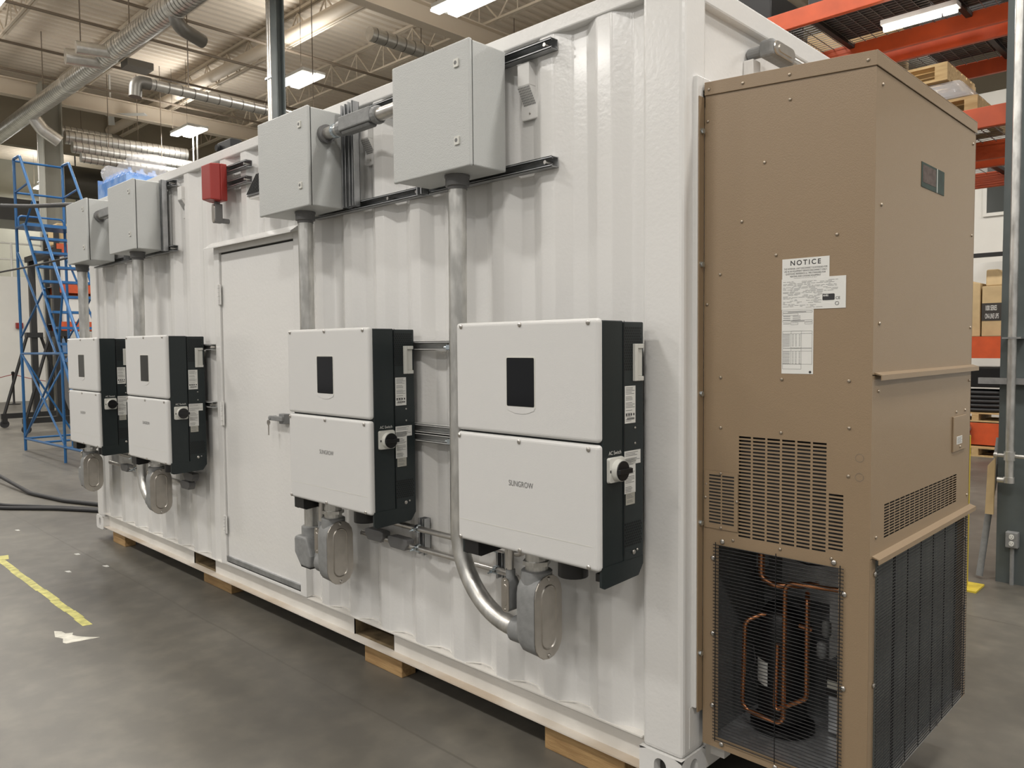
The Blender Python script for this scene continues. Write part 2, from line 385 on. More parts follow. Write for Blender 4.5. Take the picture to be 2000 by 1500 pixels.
def panel(nm, x1, x0, z0, z1):
    o = corr(x1, x0, z0, z1).build(nm, 'white', C)
    for p in o.data.polygons: p.use_smooth = True
    k = o.modifiers.new('weighted', 'WEIGHTED_NORMAL'); k.weight = 95; k.mode = 'FACE_AREA'
    return o
DX0, DX1, DZ0, DZ1 = -3.502, -2.560, .285, 2.305
panel('side_panel', -.171, -2.50, .238, 2.90)
panel('side_panel', -3.57, -5.887, .238, 2.90)
panel('side_panel', -2.50, -3.57, 2.36, 2.90)
# corner posts
for px0, px1 in ((-.171, -.0), (-6.045, -5.887)):
    for y0, y1 in ((0, .155), (WY-.155, WY)):
        MB().box(px0, px1, y0+.003, y1-.003, Z0+.118, ZT-.118 if px1 < -1 or y0 > 1 else ZT-.02).build('corner_post', 'white', C, bevel=.018, seg=3)
# corner castings with oval openings
def casting(x0, x1, y0, y1, z0, z1, sx, sy):
    mb = MB(); cx, cy, cz = (x0+x1)/2, (y0+y1)/2, (z0+z1)/2
    def faceloop(w, h):
        ov = oval(.052, .08) if h <= w else oval(.052, .08); o2 = []
        for a, b in ov:
            k = min(w/2/abs(a) if abs(a) > 1e-6 else 9e9, h/2/abs(b) if abs(b) > 1e-6 else 9e9); o2.append((a*k, b*k))
        return o2, ov
    yf = y0 if sy < 0 else y1; xf = x1 if sx > 0 else x0
    o, i = faceloop(x1-x0, z1-z0); mb.ring([(cx+a, yf, cz+b) for a, b in o], [(cx+a, yf, cz+b) for a, b in i], (0, -sy*.04, 0))
    o, i = faceloop(y1-y0, z1-z0); mb.ring([(xf, cy+a, cz+b) for a, b in o], [(xf, cy+a, cz+b) for a, b in i], (-sx*.04, 0, 0))
    yb = y1 if sy < 0 else y0; xb = x0 if sx > 0 else x1
    mb.quad((x0, yb, z0), (x1, yb, z0), (x1, yb, z1), (x0, yb, z1)); mb.quad((xb, y0, z0), (xb, y1, z0), (xb, y1, z1), (xb, y0, z1))
    mb.quad((x0, y0, z0), (x1, y0, z0), (x1, y1, z0), (x0, y1, z0)); mb.quad((x0, y0, z1), (x1, y0, z1), (x1, y1, z1), (x0, y1, z1))
    mb.build('corner_casting', 'white', C)
for (xa, xb, sx) in ((-.178, .002, 1), (LX, LX+.178, -1)):
    for (ya, yb, sy) in ((-.004, .16, -1), (WY-.16, WY+.004, 1)):
        casting(xa, xb, ya, yb, Z0, Z0+.118, sx, sy)
        if not (sx > 0 and sy < 0): casting(xa, xb, ya, yb, ZT-.118, ZT, sx, sy)
# top rails
MB().box(-6.0, -.04, 0, .06, 2.899, ZT).build('top_rail', 'white', C, bevel=.006)
MB().box(-6.0, -.04, WY-.06, WY, 2.899, ZT).build('top_rail', 'white', C, bevel=.006)
MB().box(-.06, .0, .0, WY, 2.875, ZT).build('top_rail', 'white', C, bevel=.008)
MB().box(-6.05, -5.99, .06, WY-.06, 2.875, ZT).build('top_rail', 'white', C, bevel=.006)
# bottom side rail: outward channel with two fork pockets
PK = ((-4.12, -3.78), (-2.085, -1.735))
segs = [(-5.885, PK[0][0]), (PK[0][1], PK[1][0]), (PK[1][1], -.172)]
mb = MB()
for a, b in segs: mb.box(a, b, .045, .051, .120, .234)
mb.box(-5.885, -.172, .002, .051, .232, .238)
br = mb.build('bottom_rail', 'rail', C)
MB().box(-5.885, -.172, -.002, .051, .114, .120).build('rail_flange', 'rust', br)
for a, b in PK:
    MB().box(a-.004, a, .045, .9, .12, .234).box(b, b+.004, .045, .9, .12, .234).box(a, b, .051, .9, .114, .12).box(a, b, .051, .9, .229, .233).box(a, b, .895, .9, .12, .23).build('fork_pocket', 'pocket', br)
MB().box(-5.885, -.172, WY-.05, WY, .114, .238).build('bottom_rail', 'rail', C)
# weld beads where each recess meets the bottom rail
bead_me = MB().tube([(.105, .008, .240), (.07, .028, .244), (.035, .040, .247), (-.03, .041, .246), (-.065, .028, .243), (-.10, .008, .240)], .0035, 5).mesh('weld_bead', 'rail')
k = 0
while -.48 - .281*k > -5.8:
    xc = -.48 - .281*k; k += 1
    if not -3.62 < xc < -2.45: inst('weld_bead', bead_me, C, (xc, 0, 0))
# end wall, far end, roof, floor pan
MB().box(-.045, -.030, .14, WY-.14, .25, 2.88).build('end_panel', 'white', C)
MB().box(-.06, 0, .16, WY-.16, .114, .26).build('end_sill', 'rail', C, bevel=.006)
MB().box(-6.02, -6.0, .14, WY-.14, .114, 2.88).build('end_panel', 'white', C)
MB().box(-6.0, -.05, WY-.045, WY-.03, .238, 2.90).build('side_panel', 'white', C)
MB().box(-5.99, -.06, .06, WY-.06, 2.93, 2.945).build('roof_panel', 'white', C)
MB().box(-5.99, -.06, .06, WY-.06, .20, .23).build('floor_pan', 'pocket', C)
# white mounting frame round the HVAC unit
MB().box(-.03, .018, .062, .10, .385, 2.605).box(-.03, .018, .10, .62, 2.56, 2.605).build('unit_frame', 'white', C, bevel=.002)
MB().prism([(.05, .385), (.05, .235), (.16, .235), (.30, .26), (.085, .385)], 'x', -.03, .002).build('gusset', 'white', C)
MB().box(.0, .055, .20, .245, .16, .245).build('support_bracket', 'rail', C)
# personnel door
fr = MB(); fr.box(-3.575, DX0, -.004, .05, .24, 2.36).box(DX1, -2.495, -.004, .05, .24, 2.36).box(DX0, DX1, -.004, .05, DZ1, 2.36).box(DX0, DX1, -.004, .05, .24, .258)
fr.build('door_frame', 'white', C, bevel=.003)
d = MB().box(DX0+.006, DX1-.006, .010, .045, .262, DZ1-.010).build('door', 'white', C, bevel=.002)
MB().box(DX0+.006, DX1-.006, .012, .044, DZ1-.010, DZ1-.001).build('door_gap_shade', 'gasket', d)  # gasket-black strip painted in as the shade of the gap above the door
MB().box(DX0+.006, DX1-.006, -.004, .010, .268, .298).build('door_sweep', 'strut', d)
MB().box(DX0+.006, DX1-.006, .004, .012, .258, .268).build('sweep_seal', 'gasket', d)
for z0, z1 in ((1.968, 2.10), (1.174, 1.334), (.452, .571)):
    h = MB(); n = 5
    for i in range(n): h.cyl((DX0+.002, -.012, z0+(z1-z0)*i/n), (DX0+.002, -.012, z0+(z1-z0)*(i+.94)/n), .009, 8)
    h.box(DX0-.02, DX0+.024, -.008, -.003, z0, z1)
    h.build('hinge', 'white', d, smooth=True)
hd = MB(); hd.box(-2.815, -2.66, -.045, -.03, 1.252, 1.280).box(-2.72, -2.66, -.03, .011, 1.235, 1.295).cyl((-2.80, -.05, 1.266), (-2.80, .0, 1.266), .013, 10)
hd = hd.build('handle', 'fitting', d, bevel=.004)
MB().cyl((-2.795, -.058, 1.240), (-2.795, -.052, 1.240), .016, 12).box(-2.799, -2.791, -.057, -.053, 1.165, 1.232).build('key', 'screw', hd)
MB().prism([(-.005, 2.375), (-.062, 2.335), (-.062, 2.328), (.0, 2.345)], 'x', -3.60, -2.485).build('drip_cap', 'white', C)
# small ventilators near the top
for vx in (-.73, -1.83, -4.05):
    v = MB(); v.loft([[(vx+a, .030, 2.725+b) for a, b in rrect(.10, .25, .012)], [(vx+a, .022, 2.725+b) for a, b in rrect(.098, .248, .012)]])
    v.hexa([(vx-.032, .025, 2.655), (vx+.032, .025, 2.655), (vx+.032, .03, 2.655), (vx-.032, .03, 2.655), (vx-.032, -.018, 2.725), (vx+.032, -.018, 2.725), (vx+.032, .03, 2.725), (vx-.032, .03, 2.725)])
    v.box(vx-.032, vx+.032, -.018, .03, 2.725, 2.815)
    vo = v.build('ventilator', 'white', C, bevel=.003)
    q = MB()
    for i in range(8):
        for j in range(8):
            t = (j+.6)/8.4; x = vx-.029+.0083*i; y = .025-.043*t; z = 2.655+.07*t; e = .0024
            q.quad((x-e, y-.001, z-e*1.2), (x+e, y-.001, z-e*1.2), (x+e, y-.0025, z+e*1.2), (x-e, y-.0025, z+e*1.2))
    q.build('perforation', 'inkgrey', vo)
    screw(vo, (vx, .021, 2.625), 's5')

# ================================================================= TIMBER BLOCKS
for (x0, x1, y0, y1, nt) in ((-1.985, -1.662, .038, .128, 'timber block under the container just right of its second fork pocket'),
                             (-.68, -.27, .030, .125, 'long timber block under the container beside the near corner post'),
                             (-5.76, -5.48, .033, .123, 'timber block under the container end near the black floor cables'),
                             (-4.03, -3.60, .07, .16, 'timber block under the container below the personnel door hinges')):
    b = MB().box(x0, x1, y0, y1, 0, .089 if y0 < .0 else .1135)
    tag(b.build('timber_block', 'wood', bevel=.004), nt, 'block', 'timber blocks')

# ================================================================= INVERTERS
YB, YF = -.045, -.302
XR4 = -.131
def make_inverter():
    X = XR4; XL = X-.705; xc = X-.3525
    t = thing('inverter', (xc, -.17, .86), '', 'inverter', 'wall inverters')
    b = MB().box(XL+.012, X-.002, -.276, -.162, .93, 1.765).build('body', 'invd', t, bevel=.004)
    MB().box(XL+.012, X, -.160, YB, .93, 1.762).build('rear_housing', 'invd', t, bevel=.004)
    for nm, z0, z1 in (('upper_cover', 1.3565, 1.772), ('lower_cover', .922, 1.3500)):
        o = MB().box(XL, X, YF, -.272, z0, z1).build(nm, 'invl', t, bevel=.014, seg=4)
        if nm == 'lower_cover':
            MB().box(XL+.012, X-.028, YF-.0006, YF+.002, 1.0045, 1.007).build('crease', 'handle', o)
            text('SUNGROW', .029, (X-.357, YF-.0012, 1.178), *FX, 'logo', o, xs=.82)
            for sx in (.030, .352, .676):
                for sz in (1.334, .934): screw(o, (X-sx-.012, YF-.0005, sz), 's8')
        else:
            for sx in (.030, .345, .66): screw(o, (X-sx-.012, YF-.0005, 1.758), 's8')
            # recessed display with pale scooped lower lip
            MB().loft([[(X-.355+a, YF-.0012, 1.549+c) for a, c in rrect(.146, .190, .008)], [(X-.355+a, YF+.002, 1.549+c) for a, c in rrect(.150, .194, .010)]]).build('display_frame', 'handle', o)
            lip = [(-.071, -.088), (.071, -.088), (.066, -.100), (.03, -.111), (0, -.113), (-.03, -.111), (-.066, -.100)]
            MB().loft([[(X-.355+a, YF-.0016, 1.549+c) for a, c in lip], [(X-.355+a, YF+.002, 1.549+c) for a, c in lip]]).build('display_lip', 'invl', o)
            MB().loft([[(X-.355+a, YF-.0022, 1.551+c) for a, c in rrect(.136, .176, .005)], [(X-.355+a, YF+.002, 1.551+c) for a, c in rrect(.136, .176, .005)]]).build('display', 'glass', o)
    # skirts under the housing, both sides
    for x0, x1, nm in ((X-.010, X, 'skirt'), (XL+.012, XL+.022, 'skirt')):
        MB().prism([(-.285, .935), (-.285, .868), (-.270, .860), (-.075, .868), (YB-.002, .905), (YB-.002, .935)], 'x', x0, x1).build(nm, 'invd', t)
    MB().prism([(-.262, .905), (-.262, .878), (-.082, .884), (-.06, .905)], 'x', X-.045, X-.012).build('skirt_ledge', 'black', t)
    MB().prism([(-.285, .935), (-.285, .868), (-.270, .862), (-.10, .875), (-.07, .935)], 'x', XL+.022, XL+.10).build('skirt_ledge', 'black', t)
    MB().box(XL+.10, X-.045, -.25, -.06, .915, .932).build('base_plate', 'invd', t)
    MB().cyl((X-.205, -.19, .85), (X-.205, -.19, .93), .055, 18).build('fan_cap', 'black', t, smooth=True)
    # side: perforated vents, handle, labels, rotary switch
    for z0, z1, y0, y1 in ((1.598, 1.748, -.156, -.058), (.985, 1.062, -.154, -.060)):
        q = MB(); n = 0; z = z0
        while z < z1:
            y = y0 + (.0055 if n % 2 else 0)
            while y < y1:
                q.add([(X+.0006, y+.0042*math.cos(math.pi/3*k), z+.0042*math.sin(math.pi/3*k)) for k in range(6)], [(0, 1, 2, 3, 4, 5)]); y += .011
            z += .0095; n += 1
        q.build('vent_holes', 'mesh', t)
    h = MB(); h.box(X, X+.012, -.110, -.092, 1.557, 1.686).box(X, X+.012, -.092, -.058, 1.670, 1.686).box(X, X+.012, -.092, -.058, 1.557, 1.573).box(X, X+.004, -.092, -.058, 1.573, 1.670)
    h.build('handle', 'handle', t, bevel=.003)
    MB().box(X+.0004, X+.0012, -.1615, -.1590, .95, 1.765).build('seam', 'black', t)
    MB().box(X, X+.0016, -.159, -.047, 1.330, 1.405).build('blank_plate', 'invd', t)
    for z in (1.394, 1.340): screw(t, (X+.0016, -.098, z), 's5', 'x')
    def lab(y0, y1, z0, z1, m='label', seed=1, head=True):
        o = MB().box(X+.0005, X+.0022, y0, y1, z0, z1).build('label', m, t)
        q = MB(); rnd = random.Random(seed); z = z1-.006
        while z > z0+.006:
            if rnd.random() < .86:
                a = y0+.004; e = y1-.004-rnd.random()*(y1-y0)*.35
                q.quad((X+.0025, a, z-.0013), (X+.0025, e, z-.0013), (X+.0025, e, z+.0007), (X+.0025, a, z+.0007))
            z -= .0052
        q.build('printing', 'inkgrey', o); return o
    l1 = lab(-.157, -.096, 1.412, 1.541, seed=3)
    q = MB()
    for k in range(11): q.quad((X+.0026, -.146+.004*k, 1.424), (X+.0026, -.1438+.004*k, 1.424), (X+.0026, -.1438+.004*k, 1.432), (X+.0026, -.146+.004*k, 1.432))
    for k in range(4): q.quad((X+.0026, -.152+.014*k, 1.438), (X+.0026, -.145+.014*k, 1.438), (X+.0026, -.145+.014*k, 1.446), (X+.0026, -.152+.014*k, 1.446))
    q.build('symbols', 'ink', l1)
    lab(-.160, -.066, 1.268, 1.316, seed=9); lab(-.160, -.096, 1.168, 1.290, seed=5); lab(-.152, -.100, 1.128, 1.169, 'labelgrey', seed=8)
    s = MB().loft([[(X-.001, -.212+a, 1.260+c) for a, c in rrect(.088, .086, .008)], [(X+.010, -.212+a, 1.260+c) for a, c in rrect(.084, .082, .008)]]).build('switch', 'handle', t)
    MB().cyl((X+.010, -.208, 1.258), (X+.030, -.208, 1.258), .038, 28, r1=.036).build('collar', 'handle', s, smooth=True)
    MB().cyl((X+.030, -.208, 1.258), (X+.034, -.208, 1.258), .034, 28).box(X+.034, X+.046, -.244, -.172, 1.250, 1.266).build('knob', 'black', s, bevel=.001)
    MB().box(X+.0101, X+.0106, -.252, -.243, 1.253, 1.262).build('notch', 'black', s)
    text('AC Switch', .018, (X+.0008, -.212, 1.3175), *FY, 'label', t, xs=.9)
    screw(t, (X+.001, -.106, .957), 's8', 'x'); screw(t, (X+.001, -.084, .962), 's5', 'x')
    return t
INV = make_inverter()
INV['label'] = 'grey and black inverter with a handle, beside the container corner post'
copy_tree(INV, dloc=(-1.421+.131, 0, 0), label='grey and black inverter overlapping the right edge of the personnel door')
copy_tree(INV, dloc=(-3.662+.131, 0, 0), label='grey and black inverter beside the hinge side of the personnel door')
copy_tree(INV, dloc=(-4.968+.131, 0, 0), label='grey and black inverter at the container end in front of the blue ladder')

# ================================================================= GREY ENCLOSURES
def enclosure(x0, x1, label, z0=2.385, z1=2.876):
    yb, yf = -.046, -.250
    t = thing('junction_enclosure', ((x0+x1)/2, (yb+yf)/2, z0), label, 'enclosure', 'grey junction enclosures')
    MB().box(x0+.004, x1-.004, -.228, yb, z0+.004, z1-.004).build('body', 'enc', t, bevel=.006, seg=3)
    MB().box(x0+.006, x1-.006, -.2315, -.227, z0+.006, z1-.006).build('seal', 'gasket', t)
    d = MB().box(x0, x1, yf, -.2315, z0, z1).build('door', 'enc', t, bevel=.007, seg=3)
    for z in (z0+.108, z0+.408):
        l = MB().loft([[(x1-.072+a, yf, z+c) for a, c in rrect(.030, .034, .004)], [(x1-.072+a, yf-.006, z+c) for a, c in rrect(.028, .032, .004)]]).build('latch', 'handle', d)
        MB().cyl((x1-.074, yf-.0065, z+.001), (x1-.074, yf-.004, z+.001), .008, 12).build('lock_slot', 'fitdark', l)
    return t
enclosure(-1.288, -.797, 'grey metal enclosure with two latches beside the top rail end')
enclosure(-2.478, -1.974, 'grey metal enclosure with two latches above the personnel door')
enclosure(-4.772, -4.270, 'grey metal enclosure with two latches in front of the blue bottle tray')
enclosure(-5.755, -5.255, 'grey metal enclosure with two latches in front of the blue ladder')

# ================================================================= STRUT CHANNELS
def strut_h(x0, x1, z, label, yb=.006, d=.041, bolts=(), m='strut'):
    t = thing('strut_channel', ((x0+x1)/2, yb-d/2, z-.0205), label, 'rail', 'strut channels')
    y1, y0 = yb, yb-d; a = .0205; e = .0026
    MB().box(x0, x1, y1-e, y1, z-a, z+a).box(x0, x1, y0, y1, z+a-e, z+a).box(x0, x1, y0, y1, z-a, z-a+e).box(x0, x1, y0, y0+e, z+.011, z+a).box(x0, x1, y0, y0+e, z-a, z-.011) \
        .box(x0, x1, y0, y0+.008, z+.011, z+.0135).box(x0, x1, y0, y0+.008, z-.0135, z-.011).build('channel', m, t)
    for bx in bolts: MB().cyl((bx, y0-.001, z), (bx, y1-.004, z), .008, 8).build('bolt', 'screw', t, smooth=True)
    return t
def strut_v(x, z0, z1, label, yb=-.035, d=.041):
    t = thing('strut_channel', (x, yb-d/2, z0), label, 'rail', 'strut channels')
    y1, y0 = yb, yb-d; a = .0205; e = .0026
    MB().box(x-a, x+a, y1-e, y1, z0, z1).box(x+a-e, x+a, y0, y1, z0, z1).box(x-a, x-a+e, y0, y1, z0, z1).box(x+.011, x+a, y0, y0+e, z0, z1).box(x-a, x-.011, y0, y0+e, z0, z1).build('channel', 'strut', t)
    return t
strut_h(-2.0, -.566, 2.848, 'upper horizontal strut channel behind the two enclosures right of the door', bolts=(-.60, -1.40, -1.72))
strut_h(-2.3, -.566, 2.398, 'lower horizontal strut channel behind the two enclosures right of the door', bolts=(-.60, -1.40, -1.62))
strut_v(-1.925, 2.39, 2.90, 'vertical strut channel next to the enclosure above the door')
strut_v(-1.865, 2.39, 2.905, 'vertical strut channel crossed by the conduit joining two enclosures')
strut_v(-1.33, 2.372, 2.90, 'vertical strut channel just behind the edge of the corner enclosure')
strut_h(-5.80, -4.140, 2.856, 'upper horizontal strut channel behind the enclosures by the blue ladder', bolts=(-4.17,))
strut_h(-5.80, -4.150, 2.398, 'lower horizontal strut channel behind the enclosures by the blue ladder', bolts=(-4.18,))
strut_v(-4.235, 2.38, 2.88, 'vertical strut channel behind the enclosure near the red alarm')
strut_v(-4.96, 2.38, 2.88, 'vertical strut channel between the two enclosures by the blue ladder')
strut_h(-3.40, -3.034, 2.806, 'upper strut channel holding the red alarm box', bolts=(-3.06,))
strut_h(-3.40, -3.038, 2.712, 'lower strut channel holding the red alarm box', bolts=(-3.06,))
strut_h(-2.08, -.18, 1.686, 'upper strut channel carrying the two inverters right of the door', bolts=(-1.2,), m='strutl')
strut_h(-2.08, -.18, 1.300, 'middle strut channel carrying the two inverters right of the door', m='strutl')
strut_h(-2.08, -.18, 1.258, 'lower strut channel carrying the two inverters right of the door', bolts=(-1.2,), m='strutl')
strut_h(-5.63, -3.580, 1.690, 'upper strut channel carrying the two inverters left of the door', bolts=(-3.59,), m='strutl')
strut_h(-5.63, -3.592, 1.305, 'lower strut channel carrying the two inverters left of the door', bolts=(-3.62,), m='strutl')
for x in (-1.398, -4.93):
    strut_v(x, .70, .872, 'short vertical strut holding two thin pipes '+('right' if x > -2 else 'left')+' of the personnel door', yb=.005)
strut_v(-.872, .69, .845, 'short vertical strut under the inverter beside the corner post', yb=.005)

# ================================================================= CONDUITS
R = .038
def conduit(x, ztop, path, label, clamps=(), y=-.15):
    t = thing('conduit_pipe', (x, y, path[-1][2]-.04), label, 'conduit', 'large steel conduits')
    MB().tube(path, R, 24).build('pipe', 'galv', t, smooth=True)
    MB().lathe([(R+.003, -.012), (R+.003, 0), (.050, .002), (.050, .034), (.053, .036), (.053, .046), (.047, .05)], (x, y, ztop-.05), 20).build('coupling', 'fitdark', t, smooth=True)
    for z in clamps:
        c = MB(); c.cyl((x, y, z-.012), (x, y, z+.012), R+.004, 20).box(x-.075, x-R+.004, y-.010, y+.010, z-.010, z+.010).box(x-.012, x+.012, y, -.036, z-.012, z+.012)
        c.cyl((x-.095, y, z), (x-.06, y, z), .005, 8)
        c.build('clamp', 'zinc', t, smooth=True)
    return t
def big_body(x, label, zc=.662, y=-.18, backhub=True, hubz=.575):
    t = thing('pulling_fitting', (x-.05, y, zc-.165), label, 'conduit fitting', 'large conduit bodies')
    b = MB(); ov = oval(.148, .318)
    L = [[(x-.118, y+a*.62, zc+.012+c*.80) for a, c in ov], [(x-.105, y+a*.84, zc+.006+c*.90) for a, c in ov], [(x-.085, y+a*.96, zc+c*.97) for a, c in ov], [(x-.004, y+a, zc+c) for a, c in ov]]
    b.loft(L); b.lathe([(.060, -.03), (.060, .018), (.054, .022)], (x-.058, y, zc+.150), 22)
    if backhub: b.cyl((x-.17, y, hubz), (x-.09, y, hubz), .051, 22)
    b.build('body', 'fitting', t, smooth=True)
    MB().lathe([(.044, 0), (.044, .09)], (x-.058, y, zc+.168), 20).lathe([(.055, 0), (.055, .016)], (x-.058, y, zc+.192), 6).build('nipple', 'galv', t)
    MB().loft([[(x-.004, y+a*1.01, zc+c*1.005) for a, c in ov], [(x-.001, y+a*1.01, zc+c*1.005) for a, c in ov]]).build('gasket', 'gasket', t)
    c = MB(); o2 = oval(.152, .324)
    c.loft([[(x-.001, y+a, zc+d) for a, d in o2], [(x+.003, y+a*.985, zc+d*.99) for a, d in o2]])
    c = c.build('cover', 'cover', t, bevel=.001)
    r1, r2, r3 = oval(.088, .250), oval(.080, .242), oval(.072, .234)
    MB().loft([[(x+.0028, y+a, zc+d) for a, d in r1], [(x+.0062, y+a, zc+d) for a, d in r2], [(x+.0030, y+a, zc+d) for a, d in r3]], caps=False).build('raised_rim', 'cover', c, smooth=True)
    for s in (-1, 1): screw(c, (x+.003, y, zc+s*.147), 's8', 'x')
    return t
def small_body(x, y, zc, label, ztop):
    t = thing('small_conduit_body', (x, y, zc-.07), label, 'conduit fitting', 'small conduit bodies')
    ov = oval(.040, .135); b = MB()
    b.loft([[(x+a, y, zc+c) for a, c in ov], [(x+a, y+.05, zc+c) for a, c in ov], [(x+a*.8, y+.058, zc+c*.85) for a, c in ov]])
    b.lathe([(.019, 0), (.019, .04)], (x, y+.028, zc+.055), 14).cyl((x, y+.05, zc-.038), (x, y+.085, zc-.038), .017, 12)
    b.build('body', 'fitting', t, smooth=True)
    c = MB().loft([[(x+a*1.03, y, zc+d*1.01) for a, d in ov], [(x+a, y-.004, zc+d) for a, d in ov]]).build('cover', 'cover', t)
    rm = oval(.020, .085)
    MB().loft([[(x+a, y-.004, zc+d) for a, d in rm], [(x+a*.85, y-.006, zc+d*.95) for a, d in rm]]).build('raised_rim', 'cover', c)
    for s in (-1, 1): screw(c, (x, y-.004, zc+s*.056), 's5')
    MB().cyl((x, y+.028, zc+.09), (x, y+.028, ztop), .0145, 14).build('riser', 'emt', t, smooth=True)
    return t
def elbow_body(x, y, zc, xr, label):
    t = thing('elbow_body', (x, y, zc-.11), label, 'conduit fitting', 'pulling elbows')
    p = [(x-.072, zc+.055), (x-.072, zc-.030), (x-.012, zc-.095), (x+.080, zc-.095), (x+.090, zc-.03), (x+.060, zc+.040), (x+.045, zc+.065), (x-.045, zc+.065)]
    b = MB(); b.prism(p, 'y', y-.068, y+.068)
    b.build('body', 'fitting', t, bevel=.014, seg=3)
    MB().lathe([(.054, 0), (.054, .05), (.048, .054)], (x, y, zc+.060), 20).cyl((x+.075, y, zc-.045), (xr, y, zc-.045), .046, 20).build('hub', 'fitting', t, smooth=True)
    g = [(x-.068, zc-.038), (x-.012, zc-.0985), (x+.076, zc-.0985), (x+.076, zc-.094), (x-.010, zc-.094), (x-.064, zc-.036)]
    MB().prism(g, 'y', y-.060, y+.060).build('gasket', 'gasket', t)
    return t
# right-hand pair
conduit(-.985, 2.392, fillet([(-.985, -.15, 2.40), (-.985, -.165, .580), (-.637, -.18, .580)], .345, 16), 'steel conduit curving under the inverter beside the corner post', clamps=(1.679, 1.276))
big_body(-.467, 'grey conduit body with steel oval cover under the inverter beside the corner post', hubz=.578)
conduit(-2.178, 2.392, [(-2.178, -.15, 2.40), (-2.178, -.15, .70)], 'straight steel conduit running down beside the personnel door opening')
elbow_body(-2.178, -.15, .625, -1.97, 'grey pulling elbow at the foot of the conduit by the door')
big_body(-1.868, 'grey conduit body with steel oval cover beside the personnel door', zc=.652, y=-.178, hubz=.575)
# left-hand pair
conduit(-4.490, 2.392, fillet([(-4.490, -.15, 2.40), (-4.490, -.165, .600), (-4.283, -.18, .600)], .205, 14), 'steel conduit below the enclosure in front of the bottle tray', clamps=(1.676, 1.29))
big_body(-4.112, 'grey conduit body with steel oval cover left of the personnel door', zc=.680, hubz=.60)
conduit(-5.722, 2.392, [(-5.722, -.15, 2.40), (-5.722, -.15, .70)], 'steel conduit at the container end in front of the blue ladder')
elbow_body(-5.722, -.15, .625, -5.62, 'grey pulling elbow at the container end')
big_body(-5.529, 'grey conduit body with steel oval cover at the container end', zc=.662, y=-.178, hubz=.58)
small_body(-.638, -.235, .722, 'small grey conduit body with cover beside the large fitting near the corner post', .925)
small_body(-1.988, -.235, .705, 'small grey conduit body with cover above the pulling elbow by the door', .925)
small_body(-4.215, -.225, .755, 'small grey conduit body with cover left of the personnel door', .925)
small_body(-5.655, -.225, .765, 'small grey conduit body with cover at the container end', .925)
# thin pipes along the wall behind the inverters
def emt(pts, label, fits=(), clamps=()):
    t = thing('thin_pipe', Vector(pts[0]), label, 'conduit', 'thin steel pipes')
    MB().tube(fillet(pts, .05, 6), .0145, 14).build('pipe', 'emt', t, smooth=True)
    for x, z in fits:
        y = pts[0][1]
        MB().prism([(x-.075, z+.018), (x-.075, z-.008), (x-.055, z-.034), (x+.055, z-.034), (x+.075, z-.008), (x+.075, z+.018), (x+.05, z+.022), (x-.05, z+.022)], 'y', y-.024, y+.024).build('fitting', 'fitdark', t, bevel=.004)
    for x, z in clamps:
        y = pts[0][1]
        MB().cyl((x-.008, y, z), (x+.008, y, z), .019, 14).box(x-.008, x+.008, y-.035, y-.015, z-.006, z+.006).cyl((x, y-.05, z-.004), (x, y-.03, z-.002), .0035, 6).build('clamp', 'zinc', t, smooth=True)
    return t
emt([(-1.62, -.055, .828), (-.70, -.055, .828), (-.70, -.055, .93)], 'upper thin steel pipe between the two inverters right of the door', clamps=((-1.398, .828), (-.872, .828)))
emt([(-1.85, -.055, .735), (-.735, -.055, .735), (-.735, -.12, .735), (-.735, -.12, .92)], 'lower thin steel pipe between the two inverters right of the door', fits=((-1.72, .752), (-1.53, .745)), clamps=((-1.398, .735), (-.872, .735)))
emt([(-5.45, -.055, .828), (-4.25, -.055, .828), (-4.25, -.055, .93)], 'upper thin steel pipe between the two inverters left of the door', clamps=((-4.93, .828),))
emt([(-5.50, -.055, .735), (-3.99, -.055, .735)], 'lower thin steel pipe between the two inverters left of the door', fits=((-5.12, .735), (-3.96, .735)), clamps=((-4.93, .735),))
emt([(-4.02, -.055, .80), (-3.93, -.055, .80)], 'stub of thin steel pipe under the inverter left of the door hinges', fits=((-3.90, .80),))
# joints between the paired enclosures
t = thing('joining_conduit', (-1.63, -.15, 2.72), 'grey conduit and fitting joining the two enclosures right of the door', 'conduit')
MB().cyl((-1.974, -.15, 2.748), (-1.288, -.15, 2.752), .030, 20).build('pipe', 'emt', t, smooth=True)
MB().cyl((-1.974, -.15, 2.748), (-1.952, -.15, 2.748), .046, 18).build('locknut', 'fitdark', t, smooth=True)
b = MB(); b.box(-1.80, -1.545, -.190, -.120, 2.722, 2.790).prism([(-.182, 2.722), (-.128, 2.722), (-.135, 2.706), (-.175, 2.706)], 'x', -1.79, -1.56).cyl((-1.545, -.15, 2.752), (-1.515, -.15, 2.752), .042, 16).cyl((-1.84, -.15, 2.748), (-1.80, -.15, 2.748), .038, 16)
b.build('fitting', 'fitting', t, bevel=.006)
MB().cyl((-1.885, -.15, 2.748), (-1.865, -.15, 2.748), .035, 16).box(-1.885, -1.865, -.15, -.075, 2.735, 2.76).build('clamp', 'zinc', t, smooth=True)
t = thing('joining_conduit', (-5.0, -.15, 2.72), 'short conduit joining the two enclosures by the blue ladder', 'conduit')
MB().cyl((-5.255, -.15, 2.74), (-4.772, -.15, 2.74), .030, 18).build('pipe', 'emt', t, smooth=True)
MB().cyl((-5.255, -.15, 2.74), (-5.235, -.15, 2.74), .046, 16).build('locknut', 'fitdark', t, smooth=True)
MB().box(-5.17, -4.93, -.185, -.120, 2.712, 2.778).build('fitting', 'fitting', t, bevel=.006)

